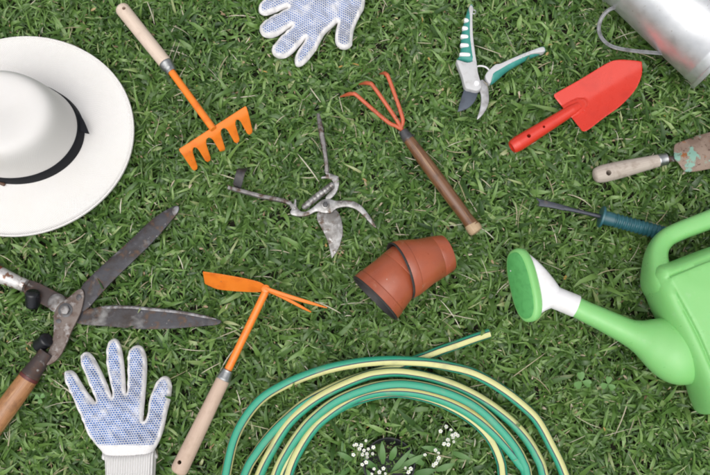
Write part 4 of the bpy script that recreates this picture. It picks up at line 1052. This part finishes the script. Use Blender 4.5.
def x_hat(p): return ((p[0] - c0.x) / ra) ** 2 + ((p[1] - c0.y) / rb) ** 2 < 1.1
def blades(name, N, region, mat, length, width, lift, zroot, rows=6, over=.10, fold=.22, straight=False, clump=0, tip=1.0, dens=None):
    """N blades as one mesh; each a folded strip that bends over. They dip under whatever lies on the lawn."""
    x0, x1, y0, y1 = region
    X = rng.uniform(x0, x1, N); Y = rng.uniform(y0, y1, N)
    den = np.zeros(N)
    for fx, fy, ph in ((9, 4, .3), (-6, 11, 1.9), (17, 13, 4.1), (23, -19, 2.2), (41, 33, .7), (-37, 48, 5.1)): den += np.sin(X * fx + Y * fy + ph + 1.5 * np.sin(Y * fx * .7 + ph))
    thin = (den < -1.0) & (rows > 4)
    if clump:
        nc = N // clump; cx = rng.uniform(x0, x1, nc); cy = rng.uniform(y0, y1, nc); idx = rng.integers(0, nc, N)
        k = rng.random(N) < .75
        X = np.where(k, cx[idx] + rng.normal(0, .006, N), X); Y = np.where(k, cy[idx] + rng.normal(0, .006, N), Y)
    A = rng.uniform(0, 2 * math.pi, N); Lb = np.clip(rng.lognormal(math.log(length), .32, N), length * .45, length * 2.2)
    Wd = width * rng.uniform(.6, 1.45, N); El = rng.uniform(lift[0], lift[1], N); Bd = rng.uniform(.5, 1.9, N) if not straight else rng.uniform(-.15, .5, N)
    Zr = rng.uniform(zroot[0], zroot[1], N); Tw = rng.normal(0, .65, N); Sd = rng.normal(0, .5, N) if not straight else rng.normal(0, .35, N)
    Lb = np.where(thin, Lb * rng.uniform(.25, .85, N), Lb)
    pc = W(389, 467, -.01); Lb = np.where((np.hypot(X - pc.x, Y - pc.y) < .050) & (rng.random(N) < .97), .003, Lb)
    Ov = rng.random(N) < over
    V = np.zeros((N, rows, 3, 3)); pos = np.stack([X, Y, Zr], 1); el = El.copy(); az = A.copy()
    C = np.zeros((N, rows, 3)); 
    for i in range(rows):
        C[:, i] = pos
        st = Lb / (rows - 1)
        pos = pos + np.stack([np.cos(el) * np.cos(az), np.cos(el) * np.sin(az), np.sin(el)], 1) * st[:, None]
        el = el - Bd / (rows - 1) * 1.3; az = az + Sd / (rows - 1)
        pos[:, 2] = np.maximum(pos[:, 2], -.029)
    # keep clear of the things
    for b_ in range(N):
        occ = [occupied(C[b_, i, 0], C[b_, i, 1]) if abs(C[b_, i, 0]) < 1 and abs(C[b_, i, 1]) < .75 else None for i in range(rows)]
        hit = [i for i in range(rows) if occ[i]]
        if not hit: continue
        f0 = hit[0]
        if Ov[b_] and f0 >= 2 and f0 <= rows - 2 and max(occ[i][1] for i in hit) < .027 and not (x_hat(C[b_, f0])):
            zt = max(occ[i][1] for i in hit) + .0035
            for i in range(1, rows):
                C[b_, i, 2] = max(C[b_, i, 2], lerp(Zr[b_], zt, min(1, i / f0)) if i <= f0 else zt - .0012 * (i - f0))
            continue
        for i in hit:
            lo = occ[i][0]
            if C[b_, i, 2] > lo - .003: C[b_, i, 2] = max(-.031, lo - .003) if lo > -.02 else -.0335
    T = np.gradient(C, axis=1); T /= (np.linalg.norm(T, axis=2, keepdims=True) + 1e-9)
    S = np.cross(T, np.array([0, 0, 1.0])); S /= (np.linalg.norm(S, axis=2, keepdims=True) + 1e-9)
    Hn = np.cross(S, T)
    tw = Tw[:, None] * np.linspace(.3, 1, rows)[None]
    S2_ = S * np.cos(tw)[..., None] + Hn * np.sin(tw)[..., None]; H2 = Hn * np.cos(tw)[..., None] - S * np.sin(tw)[..., None]
    t = np.linspace(0, 1, rows)
    prof = (np.sqrt(np.clip(t * 2.4 + .22, 0, 1)) * np.clip((1 - t ** 2.6), 0, 1) ** tip)
    hw = (Wd / 2)[:, None] * prof[None]
    V[:, :, 0] = C + S2_ * hw[..., None] + H2 * (hw * fold)[..., None]
    V[:, :, 1] = C
    V[:, :, 2] = C - S2_ * hw[..., None] + H2 * (hw * fold)[..., None]
    nv = N * rows * 3
    base = (np.arange(N) * rows * 3)[:, None, None]; rr = np.arange(rows - 1)[None, :, None] * 3; kk = np.arange(2)[None, None, :]
    a = base + rr + kk
    F_ = np.stack([a, a + 1, a + 4, a + 3], -1).reshape(-1, 4)
    me = bpy.data.meshes.new(name); me.vertices.add(nv); me.vertices.foreach_set('co', V.reshape(-1).astype(np.float32))
    nf_ = len(F_); me.loops.add(nf_ * 4); me.polygons.add(nf_)
    me.loops.foreach_set('vertex_index', F_.reshape(-1).astype(np.int32)); me.polygons.foreach_set('loop_start', (np.arange(nf_) * 4).astype(np.int32))
    me.polygons.foreach_set('use_smooth', np.ones(nf_, bool))
    uv = np.zeros((N, rows, 3, 2)); uv[..., 0] = (Lb[:, None] * t[None])[..., None] + X[:, None, None] * 7; uv[..., 1] = np.array([0, .5, 1])[None, None] * Wd[:, None, None] + Y[:, None, None] * 3
    l = me.uv_layers.new(name='UVMap'); l.data.foreach_set('uv', uv.reshape(-1, 2)[F_.reshape(-1)].reshape(-1).astype(np.float32))
    me.update(); me.validate()
    return me

def join_meshes(name, mes, mats):
    V, F_, U, MI = [], [], [], []; k = 0; 
    for mi, me in enumerate(mes):
        v = np.zeros(len(me.vertices) * 3, np.float32); me.vertices.foreach_get('co', v); V.append(v)
        l = np.zeros(len(me.loops), np.int32); me.loops.foreach_get('vertex_index', l); F_.append(l + k); k += len(me.vertices)
        u = np.zeros(len(me.loops) * 2, np.float32); me.uv_layers[0].data.foreach_get('uv', u); U.append(u); MI.append(np.full(len(me.polygons), mats[mi][0]))
    V, F_, U, MI = map(np.concatenate, (V, F_, U, MI)); nf_ = len(F_) // 4
    me = bpy.data.meshes.new(name); me.vertices.add(len(V) // 3); me.vertices.foreach_set('co', V)
    me.loops.add(len(F_)); me.polygons.add(nf_); me.loops.foreach_set('vertex_index', F_); me.polygons.foreach_set('loop_start', (np.arange(nf_) * 4).astype(np.int32))
    me.polygons.foreach_set('use_smooth', np.ones(nf_, bool)); me.polygons.foreach_set('material_index', MI.astype(np.int32))
    l = me.uv_layers.new(name='UVMap'); l.data.foreach_set('uv', U); me.update()
    for m_ in mes: bpy.data.meshes.remove(m_)
    return me

near = (-.84, .84, -.60, .64)
G1 = blades('a', 64000, near, None, .024, .0043, (.2, 1.25), (-.028, -.010), over=.008, clump=8)
G2 = blades('b', 9000, near, None, .027, .0068, (.1, .95), (-.022, -.008), over=.02, clump=6)
G3 = blades('c', 20000, near, None, .024, .0023, (.3, 1.35), (-.024, -.006), over=.004, clump=5)
far = (-1.9, 1.9, -1.7, 1.9)
G4 = blades('d', 120000, far, None, .034, .0075, (.2, 1.1), (-.030, -.012), rows=4, over=0, clump=8)
me = join_meshes('grass', [G1, G2, G3, G4], [(0,)] * 4); me.materials.append(MAT['grass'])
go = bpy.data.objects.new('grass', me); COL.objects.link(go)
go['kind'] = 'stuff'; go['label'] = 'dense green lawn of short broad-bladed grass'; go['category'] = 'grass'
me = join_meshes('dry_grass', [blades('s1', 520, near, None, .046, .0015, (-.1, .45), (-.010, .004), rows=6, over=.1, straight=True, tip=.4), blades('s2', 1000, near, None, .022, .0014, (-.2, .7), (-.012, .002), rows=5, over=.1, tip=.4)], [(0,)] * 2); me.materials.append(MAT['straw_dry'])
so_ = bpy.data.objects.new('dry_grass', me); COL.objects.link(so_)
so_['kind'] = 'stuff'; so_['label'] = 'thin pale dry grass stems scattered through the lawn'; so_['category'] = 'dry grass'
me = join_meshes('leaf_litter', [blades('l1', 650, near, None, .010, .0036, (-.3, .5), (-.014, .0), rows=4, over=0, tip=.6), blades('l2', 3000, near, None, .007, .0017, (-.3, .6), (-.012, .001), rows=3, over=0, tip=.5)], [(0,)] * 2); me.materials.append(MAT['litter'])
lo2 = bpy.data.objects.new('leaf_litter', me); COL.objects.link(lo2)
lo2['kind'] = 'stuff'; lo2['label'] = 'small brown and tan bits of dead leaf in the grass'; lo2['category'] = 'leaf litter'
